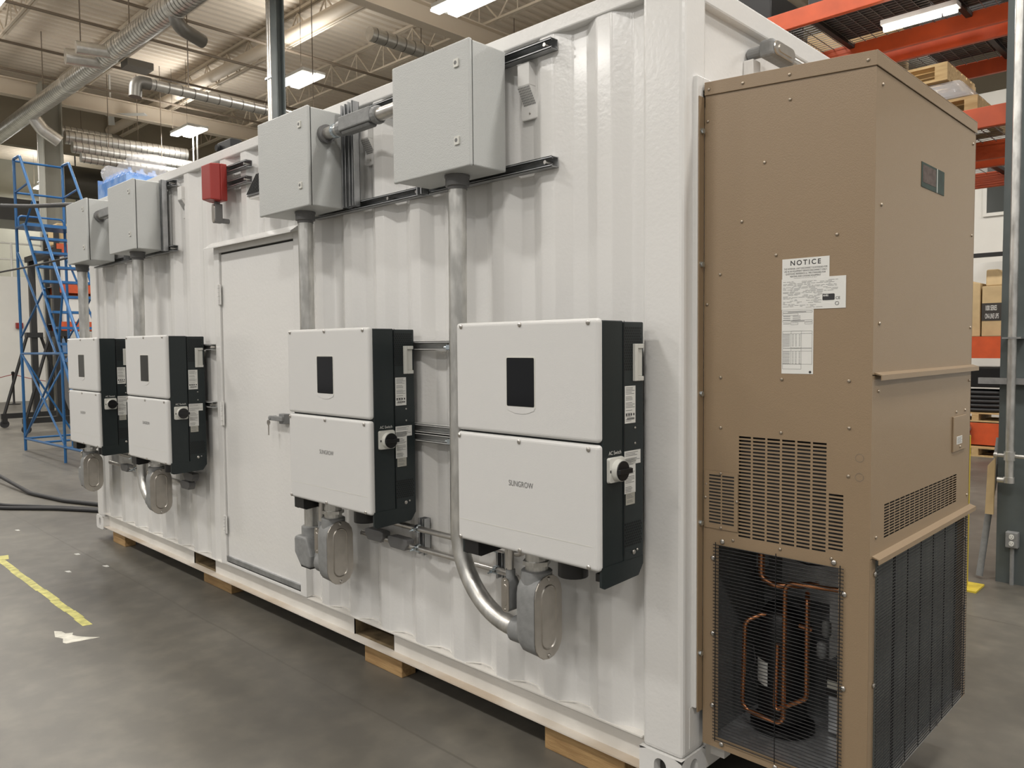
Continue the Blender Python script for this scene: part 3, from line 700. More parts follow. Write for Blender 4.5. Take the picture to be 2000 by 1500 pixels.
# ================================================================= RED ALARM, WALL LIGHT
t = thing('alarm_box', (-3.355, -.085, 2.605), 'red alarm box with clear strobe lens on two strut channels', 'alarm')
b = MB(); b.box(-3.428, -3.282, -.080, -.036, 2.608, 2.838).hexa([(-3.428, -.138, 2.622), (-3.300, -.138, 2.612), (-3.282, -.08, 2.608), (-3.428, -.08, 2.608), (-3.428, -.138, 2.835), (-3.300, -.138, 2.835), (-3.282, -.08, 2.838), (-3.428, -.08, 2.838)])
b.build('housing', 'red', t, bevel=.006)
MB().lathe([(.022, 0), (.020, .010), (.010, .016)], (0, 0, 0), 16).build('lens', 'lens', t, smooth=True)
l = t.children[-1]; l.data.transform(Matrix.Rotation(math.radians(90), 4, 'X')); l.data.transform(Matrix.Translation(Vector((-3.392, -.138, 2.655))-Vector((0, 0, 0))))
for z in (2.80, 2.775, 2.69, 2.665): MB().cyl((-3.437, -.128, z), (-3.428, -.128, z), .004, 6).build('stud', 'screw', t)
t = thing('small_conduit_body', (-3.36, -.07, 2.47), 'small grey conduit body hanging below the red alarm box', 'conduit fitting', 'small conduit bodies')
MB().prism([(-3.385, 2.595), (-3.385, 2.485), (-3.375, 2.475), (-3.345, 2.475), (-3.335, 2.485), (-3.335, 2.595)], 'y', -.095, -.045).cyl((-3.36, -.07, 2.59), (-3.36, -.07, 2.610), .018, 12).cyl((-3.36, -.05, 2.493), (-3.36, .006, 2.493), .016, 12).build('body', 'fitdark', t, bevel=.004)
ov = oval(.044, .115)
MB().loft([[(-3.36+a*.9, -.095, 2.535+c) for a, c in ov], [(-3.36+a*.8, -.099, 2.535+c*.95) for a, c in ov]]).build('cover', 'cover', t)
t = thing('wall_light', (-2.70, -.07, 2.56), 'dark wedge-shaped wall light with ribbed face above the personnel door', 'light')
b = MB(); b.hexa([(-2.845, .0, 2.575), (-2.56, .0, 2.575), (-2.56, -.135, 2.560), (-2.845, -.135, 2.560), (-2.825, .0, 2.755), (-2.58, .0, 2.755), (-2.58, -.055, 2.735), (-2.825, -.055, 2.735)])
b.build('housing', 'fitdark', t, bevel=.004)
MB().box(-2.835, -2.57, -.125, -.01, 2.548, 2.560).build('lens', 'lens', t)
for k in range(12):
    x = -2.832 + .0205*k
    MB().hexa([(x, -.132, 2.572), (x+.006, -.132, 2.572), (x+.006, -.142, 2.570), (x, -.142, 2.570), (x, -.068, 2.70), (x+.006, -.068, 2.70), (x+.006, -.078, 2.70), (x, -.078, 2.70)]).build('fin', 'gasket', t)

# ================================================================= HVAC UNIT
AX0, AX1, AY0, AY1, AZ0 = .024, .595, .100, 1.170, .250
def ztop(x): return 2.545 + (AX1-x)*.07
H = thing('hvac_unit', (.31, .635, AZ0), 'tan wall-mounted air conditioning unit on the container end', 'air conditioner')
# slot layouts on the side that looks to -y
slots = []
for c in range(6):
    for r in range(29): slots.append((.160+.0512*c, .160+.0512*c+.0438, 1.3685-.01215*r-.0062, 1.3685-.01215*r))
for r in range(15): slots.append((.4685, .5135, 1.2105-.01215*r-.0062, 1.2105-.01215*r))
opening = (.085, .502, .292, .978)
us = [AX0, AX1, opening[0], opening[1], .035, .155]; vs = [AZ0, 2.50, opening[2], opening[3], 1.040, 1.236]
for a, b, c, e in slots: us += [a, b]; vs += [c, e]
def hole(u, v):
    if opening[0] < u < opening[1] and opening[2] < v < opening[3]: return True
    if .045 < u < .150 and 1.05 < v < 1.23: return False
    return any(a < u < b and c < v < e for a, b, c, e in slots)
sp = grid_panel(us, vs, hole, lambda u, v: (u, AY0, v)).build('side_panel', 'tan', H)
# small inset louvre plate
sl2 = [(x0, x0+.0455, 1.2265-.0118*r-.006, 1.2265-.0118*r) for x0 in (.0485, .0990) for r in range(15)]
us = [.031, .159]; vs = [1.037, 1.239]
for a, b, c, e in sl2: us += [a, b]; vs += [c, e]
lp = grid_panel(us, vs, lambda u, v: any(a < u < b and c < v < e for a, b, c, e in sl2), lambda u, v: (u, AY0-.0035, v)).build('louvre_plate', 'tan', H, solid=.0012)
MB().box(.032, .158, AY0-.0025, AY0-.0004, 1.038, 1.238).build('louvre_shade', 'gasket', lp)  # black sheet standing in for the shade behind these slots
MB().box(.155, .520, AY0+.022, AY0+.024, 1.01, 1.38).build('louvre_shade', 'gasket', sp)  # black sheet as painted shade behind the side louvres
for x, z in ((.094, 1.2335), (.0345, 1.143), (.155, 1.142), (.095, 1.0425)): screw(lp, (x, AY0-.004, z), 'tan')
# faces that look to +x
MB().box(AX1-.004, AX1, AY0, AY1, 1.585, 2.50).build('upper_panel', 'tan', H, bevel=.002)
sl3 = [(.218+.0489*c, .218+.0489*c+.0425, 1.175-.0092*r-.0050, 1.175-.0092*r) for c in range(16) for r in range(12)]
us = [AY0, AY1]; vs = [1.022, 1.583]
for a, b, c, e in sl3: us += [a, b]; vs += [c, e]
mp_ = grid_panel(us, vs, lambda u, v: any(a < u < b and c < v < e for a, b, c, e in sl3), lambda u, v: (AX1, u, v)).build('middle_panel', 'tan', H)
MB().box(AX1-.03, AX1-.028, .20, 1.01, 1.05, 1.19).build('louvre_shade', 'gasket', mp_)  # flat black sheet in place of the shade inside the front slots
for nm, z in (('rain_lip', 1.583), ('rain_lip', 1.020)):
    MB().prism([(AX1-.002, z+.010), (AX1+.022, z+.002), (AX1+.022, z-.014), (AX1+.019, z-.014), (AX1+.019, z), (AX1-.002, z+.004)], 'y', AY0+.018, AY1+.022).build(nm, 'tan', H)
MB().box(AX1-.03, AX1, AY0+.002, AY0+.048, AZ0, 1.02).build('corner_post', 'tan', H)
MB().box(AX1-.03, AX1, AY1-.055, AY1, AZ0, 1.02).build('corner_post', 'tan', H)
MB().box(AX1-.03, AX1, AY0+.048, AY1-.055, AZ0, .285).build('coil_sill', 'insidegal', H)
MB().box(AX0, AX1, AY1-.004, AY1, AZ0, 2.50).build('side_panel', 'tan', H)
MB().box(AX0, AX0+.004, AY0+.004, AY1-.004, AZ0, 2.50).build('back_panel', 'inside', H)
MB().box(AX0, AX1-.005, AY0+.002, AY1-.004, AZ0, AZ0+.004).build('base_pan', 'insidegal', H)
MB().box(AX0+.004, AX1-.005, AY0+.002, AY1-.004, 1.000, 1.004).build('deck', 'inside', H)
cap = MB(); e = .004
cap.hexa([(AX0, AY0-e, ztop(AX0)-.004), (AX1+e, AY0-e, ztop(AX1)-.004), (AX1+e, AY1+e, ztop(AX1)-.004), (AX0, AY1+e, ztop(AX0)-.004),
          (AX0, AY0-e, ztop(AX0)), (AX1+e, AY0-e, ztop(AX1)), (AX1+e, AY1+e, ztop(AX1)), (AX0, AY1+e, ztop(AX0))])
cap.hexa([(AX0, AY0-e, ztop(AX0)-.045), (AX1+e, AY0-e, ztop(AX1)-.045), (AX1+e, AY0-e+.003, ztop(AX1)-.045), (AX0, AY0-e+.003, ztop(AX0)-.045),
          (AX0, AY0-e, ztop(AX0)-.002), (AX1+e, AY0-e, ztop(AX1)-.002), (AX1+e, AY0-e+.003, ztop(AX1)-.002), (AX0, AY0-e+.003, ztop(AX0)-.002)])
cap.box(AX1+e-.003, AX1+e, AY0-e, AY1+e, 2.500, 2.541)
cap.hexa([(AX0, AY0+.001, 2.49), (AX1-.001, AY0+.001, 2.49), (AX1-.001, AY1-.001, 2.49), (AX0, AY1-.001, 2.49), (AX0, AY0+.001, ztop(AX0)-.004), (AX1-.001, AY0+.001, ztop(AX1)-.004), (AX1-.001, AY1-.001, ztop(AX1)-.004), (AX0, AY1-.001, ztop(AX0)-.004)])
cap = cap.build('roof_cap', 'tan', H, bevel=.0015)
for x in (.042, .168, .330, .572): screw(cap, (x, AY0-e, ztop(x)-.026), 'tan')
fl = MB().box(.018, .022, .068, .100, .37, 2.535).build('mounting_flange', 'tan', H)
for z in (2.417, 1.960, 1.509, 1.052, .582): MB().cyl((.022, .082, z), (.031, .082, z), .0095, 6).build('bolt', 'zinc', fl)
for x, z in ((.246, 2.276), (.166, 2.093), (.485, 2.017), (.288, 1.971), (.086, 1.922), (.09, 1.567), (.311, 1.566), (.527, 1.566), (.091, 1.393), (.31, 1.391), (.529, 1.421), (.528, 1.272),
             (.331, 2.460), (.036, 2.451), (.036, 1.821), (.036, 1.190), (.14, 1.005), (.31, 1.005), (.479, 1.005)):
    screw(H, (x, AY0-.0005, z), 'tan')
for y, z in ((.151, 2.456), (.153, 2.099), (.151, 1.741), (1.128, 2.452), (1.134, 2.099), (1.139, 1.739), (.151, 1.535), (1.14, 1.53), (.147, 1.083), (1.137, 1.074), (.974, 1.416), (1.091, 1.416)):
    screw(H, (AX1+.0005, y, z), 'tan', 'x')
for z in (1.331, 1.272):
    o = [(.561+.013*math.cos(t*math.pi/12), AY0-.0006, z+.013*math.sin(t*math.pi/12)) for t in range(24)]
    i = [(.561+.0115*math.cos(t*math.pi/12), AY0-.0006, z+.0115*math.sin(t*math.pi/12)) for t in range(24)]
    MB().ring(o, i, (0, .0004, 0)).build('knockout', 'brownpipe', H)
# access plate with tiny label, badge
ap = MB().box(AX1, AX1+.006, .925, 1.090, 1.265, 1.400).build('access_plate', 'tan', H, bevel=.002)
MB().box(AX1+.006, AX1+.007, .965, 1.035, 1.292, 1.322).build('label', 'label', ap)
q = MB()
for k in range(5): q.quad((AX1+.0074, .970, 1.296+.005*k), (AX1+.0074, 1.03-.008*(k % 2), 1.296+.005*k), (AX1+.0074, 1.03-.008*(k % 2), 1.298+.005*k), (AX1+.0074, .970, 1.298+.005*k))
q.build('printing', 'inkgrey', ap)
screw(ap, (AX1+.006, 1.01, 1.280), 'tan', 'x')
bd = MB().box(AX1, AX1+.0015, .518, .768, 2.205, 2.288).build('badge', 'teal', H)
MB().box(AX1+.0015, AX1+.002, .530, .672, 2.222, 2.280).build('badge_panel', 'badge2', bd)
MB().box(AX1+.0015, AX1+.002, .683, .689, 2.205, 2.288).build('badge_stripe', 'label', bd)
# stickers on the side
n1 = MB().box(.3095, .4625, AY0-.0012, AY0, 1.880, 1.954).build('notice_label', 'label', H)
text('NOTICE', .022, (.386, AY0-.0016, 1.939), *FX, 'ink', n1, xs=1.0, bold=.0004, sp=1.35)
for k, s in enumerate(('THE INTERNAL UNIT DISCONNECT IS INTENDED FOR', 'USE AS AN EQUIPMENT SERVICE DISCONNECT ONLY.', 'QUESTIONS: REFERENCE UL 1995 STANDARD FOR', 'HEATING AND COOLING EQUIPMENT', 'SECTIONS 23.18, 23.17, & 30.8')):
    text(s, .0078, (.386, AY0-.0016, 1.9215-.0082*k), *FX, 'ink', n1, xs=.74)
n2 = MB().box(.3085, .5140, AY0-.0018, AY0, 1.791, 1.890).build('rating_label', 'label', H)
rnd = random.Random(4); q = MB()
def bar(x0, x1, z, h=.0011, yy=AY0-.0022): q.quad((x0, yy, z-h/2), (x1, yy, z-h/2), (x1, yy, z+h/2), (x0, yy, z+h/2))
z = 1.880
while z > 1.797:
    x = .313
    while x < (.43 if z < 1.845 else .485):
        w = .006+rnd.random()*.016
        if rnd.random() < .66: bar(x, min(x+w, .49), z)
        x += w+.003
    z -= .0036
q.build('printing', 'inkgrey', n2)
bk = MB().loft([[(.461+a, AY0-.0022, 1.8265+c) for a, c in rrect(.038, .020, .003)], [(.461+a, AY0-.0018, 1.8265+c) for a, c in rrect(.038, .020, .003)]]).build('certification_mark', 'ink', n2)
text('AHRI', .0085, (.452, AY0-.0026, 1.831), *FX, 'label', bk, xs=.9, bold=.0002)
text('CE', .012, (.490, AY0-.0024, 1.822), *FX, 'ink', n2)
o = [(.4875+.006*math.cos(t*math.pi/10), AY0-.0024, 1.806+.006*math.sin(t*math.pi/10)) for t in range(20)]; i = [(.4875+.0047*math.cos(t*math.pi/10), AY0-.0024, 1.806+.0047*math.sin(t*math.pi/10)) for t in range(20)]
MB().ring(o, i, (0, .0002, 0)).build('listing_mark', 'ink', n2)
n3 = MB().box(.3095, .4140, AY0-.0010, AY0, 1.585, 1.792).build('data_label', 'label', H)
q = MB(); yy = AY0-.0014
def frame(x0, x1, z0, z1, h=.0008):
    for a in ((x0, x1, z0), (x0, x1, z1)): bar(*a, h, yy)
    for x in (x0, x1): q.quad((x-h/2, yy, z0), (x+h/2, yy, z0), (x+h/2, yy, z1), (x-h/2, yy, z1))
frame(.313, .410, 1.781, 1.786); frame(.313, .364, 1.773, 1.779); frame(.313, .410, 1.752, 1.757); frame(.340, .364, 1.743, 1.749); frame(.386, .410, 1.744, 1.750)
for z in (1.770, 1.764, 1.758): bar(.314, .338, z, .0016, yy); bar(.346, .372, z, .0016, yy)
bar(.330, .390, 1.7835, .0015, yy); bar(.340, .385, 1.7545, .0015, yy); bar(.314, .338, 1.746, .0016, yy)
for z0, z1 in ((1.668, 1.722), (1.616, 1.666)):
    frame(.313, .410, z0, z1); frame(.341, .375, z0, z1); bar(.313, .410, z1-.008, .0008, yy)
    z = z1-.011
    while z > z0+.002:
        bar(.314, .337, z, .0014, yy)
        for x in (.345, .355, .367): bar(x, x+.005, z, .0014, yy)
        z -= .0046
frame(.313, .375, 1.600, 1.616)
q.build('printing', 'inkgrey', n3)
MB().add([(.4045+.0042*math.cos(t*math.pi/6), yy, 1.591+.0042*math.sin(t*math.pi/6)) for t in range(12)], [tuple(range(12))]).build('mark', 'ink', n3)
# compressor bay seen through the wire grille
wx = MB().cyl((.068, 0, 0), (.520, 0, 0), .0016, 6).mesh('wire', 'wire'); 
gr = MB().cyl((.300, AY0-.010, .278), (.300, AY0-.010, .990), .0018, 6).build('compressor_grille', 'wire', H)
for x in (.078, .510): MB().cyl((x, AY0-.010, .278), (x, AY0-.010, .990), .0018, 6).build('wire', 'wire', gr)
z = .284
while z < .988: inst('wire', wx, gr, (0, AY0-.008, z)).location.x = -root_loc(gr).x; z += .0118
for x, z in ((.100, .994), (.487, .994), (.064, .93), (.064, .66), (.064, .40), (.100, .270), (.300, .262), (.520, .90), (.520, .60), (.520, .32)): screw(gr, (x, AY0-.002, z), 's8')
MB().box(AX0+.005, AX1-.04, .56, .565, AZ0+.005, .999).build('bay_wall', 'inside', H)
MB().box(.33, .50, .46, .555, .262, .985).build('bay_liner', 'insidegal', H)
MB().box(.13, .34, .50, .555, .72, .99).build('bay_liner', 'insidegal', H)
cp = MB().lathe([(.02, 0), (.082, .01), (.088, .05), (.088, .34), (.080, .40), (.055, .435), (.015, .445)], (.185, .395, .285), 28).build('compressor', 'black', H, smooth=True)
MB().lathe([(.115, 0), (.115, .012), (.09, .02)], (.185, .395, .268), 24).build('foot', 'black', cp, smooth=True)
lb = MB(); n = 6
for k in range(n):
    a0, a1 = math.radians(205+9*k), math.radians(205+9*(k+1)); r = .0893
    lb.quad((.185+r*math.cos(a0), .395+r*math.sin(a0), .43), (.185+r*math.cos(a1), .395+r*math.sin(a1), .43), (.185+r*math.cos(a1), .395+r*math.sin(a1), .52), (.185+r*math.cos(a0), .395+r*math.sin(a0), .52))
lb.build('label', 'label', cp)
def cu(pts, r=.0085, rad=.035): MB().tube(fillet(pts, rad, 6), r, 12).build('copper_pipe', 'copper', H, smooth=True)
cu([(.30, .38, .655), (.14, .33, .69), (.088, .29, .66), (.078, .29, .330), (.237, .29, .312), (.240, .29, .835), (.450, .29, .850)])
cu([(.205, .31, .60), (.200, .30, .36), (.215, .30, .365), (.317, .30, .435), (.317, .30, .79), (.30, .34, .80)])
cu([(.125, .34, .97), (.125, .34, .82), (.18, .34, .80), (.33, .36, .83)], .012, .03)
cu([(.18, .33, .99), (.19, .33, .93), (.36, .36, .965)], .007, .02)
cu([(.40, .40, .99), (.40, .40, .50)], .008)
for p, r in (((.345, .36, .60), .018), ((.36, .36, .68), .016)): MB().lathe([(r*.6, -.03), (r, -.02), (r, .02), (r*.6, .03)], p, 14).build('valve', 'fitting', H, smooth=True)
MB().box(.36, .44, .36, .45, .44, .56).build('control_box', 'black', H, bevel=.004)
MB().box(.365, .40, .358, .36, .47, .50).build('label', 'labelgrey', H)
MB().box(.075, .105, .40, .44, .84, .885).build('connector', 'insidegal', H)
for pts in ([(.09, .35, .55), (.11, .33, .50), (.08, .33, .45), (.12, .34, .40)], [(.07, .40, .83), (.09, .38, .70), (.07, .37, .60), (.09, .36, .56)], [(.12, .45, .95), (.25, .42, .90), (.38, .42, .92)], [(.20, .36, .91), (.28, .38, .89), (.42, .38, .905)]):
    MB().tube(fillet(pts, .02, 4), .003, 6).build('cable', 'rubber', H, smooth=True)
# condenser coil and its wire grille on the side that looks to +x
MB().box(.545, .570, AY0+.05, AY1-.056, .285, 1.004).build('condenser_coil', 'coil', H)
wy = MB().cyl((0, .140, 0), (0, 1.122, 0), .0019, 6).mesh('wire', 'wire')
g2 = MB().cyl((AX1+.008, .30, .268), (AX1+.008, .30, 1.004), .0020, 6).build('coil_grille', 'wire', H)
for k in range(8):
    y = .150+.1365*k
    if k: MB().cyl((AX1+.008, y, .268), (AX1+.008, y, 1.004), .0020, 6).build('wire', 'wire', g2)
z = .274
while z < 1.0:
    o = inst('wire', wy, g2, (AX1+.010, 0, z)); o.location.y = -root_loc(g2).y; z += .0105
for y, z in ((.140, .97), (.140, .62), (.140, .34), (1.128, .90), (1.128, .62), (1.128, .35), (.42, .262), (.80, .262)): screw(g2, (AX1+.002, y, z), 's8', 'x')

# conduit fitting on the container end above the unit
t = thing('end_conduit_fitting', (.05, .50, 2.70), 'grey conduit fitting and pipe on the container end above the tan unit', 'conduit fitting')
MB().cyl((-.03, .505, 2.795), (.04, .505, 2.795), .022, 14).box(.030, .088, .475, .665, 2.762, 2.828).build('body', 'fitting', t, bevel=.014, seg=3)
o2 = oval(.052, .175)
cv = MB().loft([[(.088, .57+c, 2.795+a) for a, c in o2], [(.093, .57+c*.97, 2.795+a*.94) for a, c in o2]]).build('cover', 'cover', t)
o3 = oval(.030, .12)
MB().loft([[(.093, .57+c, 2.795+a) for a, c in o3], [(.097, .57+c*.96, 2.795+a*.9) for a, c in o3]]).build('raised_rim', 'cover', cv)
MB().tube(fillet([(.060, .66, 2.795), (.060, 1.60, 2.795)], .1), .019, 14).build('pipe', 'emt', t, smooth=True)
MB().box(-.03, .012, .47, .53, 2.62, 2.765).build('backing_bracket', 'white', t, bevel=.004)

# ================================================================= CONTAINER TOP: sensor, bottles
t = thing('roof_sensor', (-3.55, .12, ZT), 'small black sensor clamped on the container top edge', 'sensor')
MB().box(-3.66, -3.46, .08, .16, ZT+.02, ZT+.10).build('housing', 'black', t, bevel=.008)
MB().cyl((-3.58, .12, ZT), (-3.58, .12, ZT+.03), .03, 12).cyl((-3.63, .06, ZT+.06), (-3.63, .08, ZT+.06), .022, 12).build('mount', 'gasket', t)
tb = MB(); zt = 2.9455
tb.box(-5.975, -5.30, .075, .44, zt, zt+.006).box(-5.975, -5.965, .075, .44, zt, zt+.215).box(-5.31, -5.30, .075, .44, zt, zt+.17).box(-5.965, -5.31, .075, .085, zt, zt+.17).box(-5.965, -5.31, .43, .44, zt, zt+.17)
tag(tb.build('bottle_tray', 'bluebottle'), 'light blue tray of water bottles on the container roof end', 'tray')
for i in range(7):
    for j in range(3):
        b = MB().lathe([(.030, 0), (.040, .008), (.040, .17), (.032, .195), (.014, .22), (.014, .238)], (-5.915+.088*i, .135+.098*j, zt+.007), 12)
        tag(b.build('water_bottle', 'bluebottle', smooth=True), 'small blue water bottle standing in the tray on the container roof', 'bottle', 'blue water bottles')
fm = MB(); n = 40; loops = []
for j in range(4):
    lp_ = []
    for k in range(n):
        th = 2*math.pi*k/n; c, s_ = math.cos(th), math.sin(th); ex = math.copysign(abs(c)**.45, c); ey = math.copysign(abs(s_)**.45, s_)
        hh = (.07+.10*abs(c)**3)*j/3; w = 1+.05*j/3+.03*random.uniform(-1, 1)
        lp_.append((-5.637+.335*ex*w, .2575+.18*ey*w, zt+.19+hh+.012*random.uniform(-1, 1)))
    loops.append(lp_)
fm.loft(loops, caps=False)
tag(fm.build('plastic_wrap', 'film', smooth=True), 'crumpled clear plastic film standing up around the blue bottle tray', 'plastic film')

# ================================================================= FLOOR THINGS
for pts, r, lb in (([(-15, .5, .6), (-12.5, .1, .35), (-10.2, .12, .09), (-8.8, .15, .022), (-8.0, .28, .022), (-7.4, .5, .022), (-6.5, .9, .022)], .022, 'black cable dropping to the floor beside the container end'),
                   ([(-9.5, -.75, .02), (-8.1, -.31, .02), (-7.6, .10, .02), (-7.0, .45, .02), (-6.4, .8, .02)], .020, 'black cable lying flat on the floor beside the container end'),
                   ([(-9.5, -.68, .02), (-8.2, -.22, .02), (-7.6, .18, .02), (-6.9, .55, .02), (-6.4, .9, .02)], .018, 'thinner black cable lying against another on the floor')):
    tag(MB().tube(fillet(pts, .6, 6), r, 10).build('floor_cable', 'rubber', smooth=True), lb, 'cable', 'floor cables')
t = thing('floor_tape', (-4.7, -.80, 0), 'worn yellow marking tape stuck to the concrete floor', 'tape')
rnd = random.Random(2); x = -5.80
while x < -3.72:
    w = .10+rnd.random()*.22; e = min(x+w, -3.68); j = rnd.uniform(-.006, .006); s = rnd.uniform(.01, .02)
    MB().hexa([(x, -.835+j, 0), (e, -.835+j, 0), (e+s, -.783+j, 0), (x+s, -.783+j, 0), (x, -.835+j, .001), (e, -.835+j, .001), (e+s, -.783+j, .001), (x+s, -.783+j, .001)]).build('strip', 'tape', t); x = e+.004
MB().hexa([(-5.95, -.84, 0), (-5.80, -.90, 0), (-5.78, -.75, 0), (-5.93, -.72, 0), (-5.95, -.84, .001), (-5.80, -.90, .001), (-5.78, -.75, .001), (-5.93, -.72, .001)]).build('strip', 'tape', t)
sc = [(-3.71, -.985), (-3.60, -1.01), (-3.54, -.985), (-3.47, -1.005), (-3.44, -.995), (-3.43, -.95), (-3.405, -.83), (-3.47, -.885), (-3.52, -.915), (-3.56, -.93), (-3.60, -.915), (-3.62, -.95), (-3.67, -.955)]
tag(MB().prism(sc, 'z', 0, .0012).build('paint_scrap', 'scuff'), 'ragged white paint patch on the floor near the yellow tape', 'patch')
for k, (x, y) in enumerate(((-6.9, -.45), (-5.55, -.34), (-5.0, -.30), (-5.05, -.55))):
    tag(MB().hexa([(x, y, 0), (x+.05, y+.01, 0), (x+.06, y+.03, 0), (x+.01, y+.03, 0), (x, y, .004), (x+.05, y+.01, .004), (x+.06, y+.03, .003), (x+.01, y+.03, .004)]).build('paper_scrap', 'label'), 'tiny white scrap lying on the concrete floor', 'scrap', 'floor scraps')

# ================================================================= BLUE LADDER
LYA, LYB = 1.23, 1.95
t = thing('rolling_ladder', (-12.4, 1.6, 0), 'tall blue steel rolling ladder with platform and handrails', 'ladder')
def bt(nm, pts, r=.02, m='blue', rad=.06): return MB().tube(fillet(pts, rad, 4) if len(pts) > 2 else pts, r, 10).build(nm, m, t, smooth=True)
for y in (LYA, LYB):
    bt('post', [(-13.45, y, 0), (-13.50, y, 4.80)], .022)
    bt('handrail', [(-13.52, y, 4.78), (-13.50, y, 4.83), (-13.15, y, 4.82), (-10.35, y, 1.62)], .022)
    bt('stringer', [(-13.50, y, 3.70), (-13.0, y, 3.70), (-10.2, y, .25)], .024)
    bt('brace', [(-13.48, y, 3.30), (-11.6, y, 1.62)], .018)
    bt('brace', [(-13.45, y, 1.62), (-11.30, y, .25)], .016)
    bt('brace', [(-13.45, y, .22), (-11.35, y, 1.62)], .016)
    bt('brace', [(-13.44, y, 1.9), (-12.05, y, 2.62)], .016)
    bt('guard_bar', [(-13.49, y, 4.28), (-12.75, y, 4.32)], .016)
    bt('base_bar', [(-13.45, y, .20), (-10.2, y, .25)], .02)
    bt('side_bar', [(-13.45, y, 1.62), (-11.30, y, 1.62)], .018)
    bt('rail_post', [(-12.95, y, 3.70), (-12.45, y, 4.05)], .016)
    bt('rail_post', [(-11.45, y, 1.78), (-11.15, y, 2.55)], .016)
    bt('post', [(-11.32, y, .0), (-11.32, y, 1.66)], .02)
    bt('post', [(-10.2, y, .0), (-10.2, y, .30)], .02)
for x, z in ((-13.51, 4.80), (-13.50, 4.28), (-13.45, .2), (-13.45, 1.62), (-11.3, .22), (-10.2, .25), (-12.4, .22)): bt('cross_bar', [(x, LYA, z), (x, LYB, z)], .018)
bt('cross_brace', [(-13.45, LYA, 1.60), (-13.45, LYB, .25)], .016); bt('cross_brace', [(-13.45, LYB, 1.60), (-13.45, LYA, .25)], .016)
bt('toe_guard', [(-13.45, LYA+.02, 3.74), (-13.45, LYA+.02, 3.90), (-13.45, LYB-.02, 3.90), (-13.45, LYB-.02, 3.74)], .016)
MB().box(-13.50, -12.95, LYA, LYB, 3.68, 3.73).build('platform', 'blue', t)
for k in range(14):
    x = -12.80+.203*k; z = 3.47-.243*k
    if z < .2: break
    MB().box(x-.10, x+.10, LYA, LYB, z-.025, z+.012).build('step', 'blue', t)

# ================================================================= BLACK GANTRY FRAME
t = thing('gantry_frame', (-17.2, 2.6, 0), 'black steel wheeled frame behind the blue ladder', 'frame')
for x in (-18.1, -16.4):
    ya, yc, yb = 1.96, 2.58, 3.20
    MB().box(x-.05, x+.05, ya-.06, yb+.06, .20, .31).build('base_rail', 'dark', t)
    MB().box(x-.06, x+.06, yc-.06, yc+.06, .31, 3.60).build('post', 'dark', t)
    MB().box(x-.09, x+.09, yc-.16, yc+.16, 1.95, 2.06).build('collar', 'dark', t)
    for y, e in ((ya, -.13), (yb, .13)):
        MB().cyl((x, y, .28), (x, yc+e, 2.0), .032, 8).build('leg', 'dark', t, smooth=True)
        w = MB().cyl((x-.03, y, .085), (x+.03, y, .085), .085, 16).build('caster', 'rubber', t, smooth=True)
        MB().box(x-.05, x+.05, y-.05, y+.05, .11, .20).build('fork', 'dark', w)
MB().box(-18.3, -16.2, 2.50, 2.66, 3.60, 3.72).build('top_bar', 'dark', t)
for z, lb in ((3.70, 'black cable strung high across in front of the blue ladder'), (2.86, 'thin black cable strung lower across in front of the blue ladder')):
    hi = z > 3
    pts = [(-14.5, .70, 4.12 if hi else 2.90), (-12.5, .8, 3.885 if hi else 2.885), (-11, .8, 3.68 if hi else 2.85), (-9.4, .8, 3.49 if hi else 2.83), (-7.5, .9, 3.25 if hi else 2.82), (-6.06, .9, 3.0 if hi else 2.80)]
    tag(MB().tube(pts, .028 if hi else .014, 8).build('hung_cable', 'rubber', smooth=True), lb, 'cable')
t = thing('stanchion', (-26.3, 4.03, 0), 'black rope stanchion in front of the white wall', 'stanchion')
MB().lathe([(.18, 0), (.18, .02), (.04, .04), (.03, .06), (.03, .92), (.045, .94), (.045, 1.0), (.02, 1.02)], (-26.3, 4.03, 0), 14).build('post', 'dark', t, smooth=True)
MB().tube([(-26.3, 4.03, .93), (-26.0, 4.4, .80), (-25.7, 4.9, .68), (-25.4, 5.4, .80)], .012, 6).build('rope', 'red', t); MB().tube([(-26.3, 4.03, .93), (-26.7, 3.5, .76), (-27.0, 3.0, .72)], .012, 6).build('rope', 'red', t)
tag(MB().box(-27.8, -27.7, 4.50, 4.70, 2.38, 2.56).build('alarm_pull', 'red'), 'small red alarm pull station on the white far wall', 'alarm')
# mezzanine railing
t = thing('mezzanine_railing', (-27.9, 5.0, 4.05), 'white pipe railing on top of the far white wall', 'railing')
for z in (5.14, 4.62): MB().cyl((-27.95, -4, z), (-27.95, 8, z), .03, 8).build('rail', 'wallw', t, smooth=True)
for k in range(9): MB().cyl((-27.95, -3.6+1.35*k, 4.05), (-27.95, -3.6+1.35*k, 5.14), .035, 8).build('post', 'wallw', t, smooth=True)
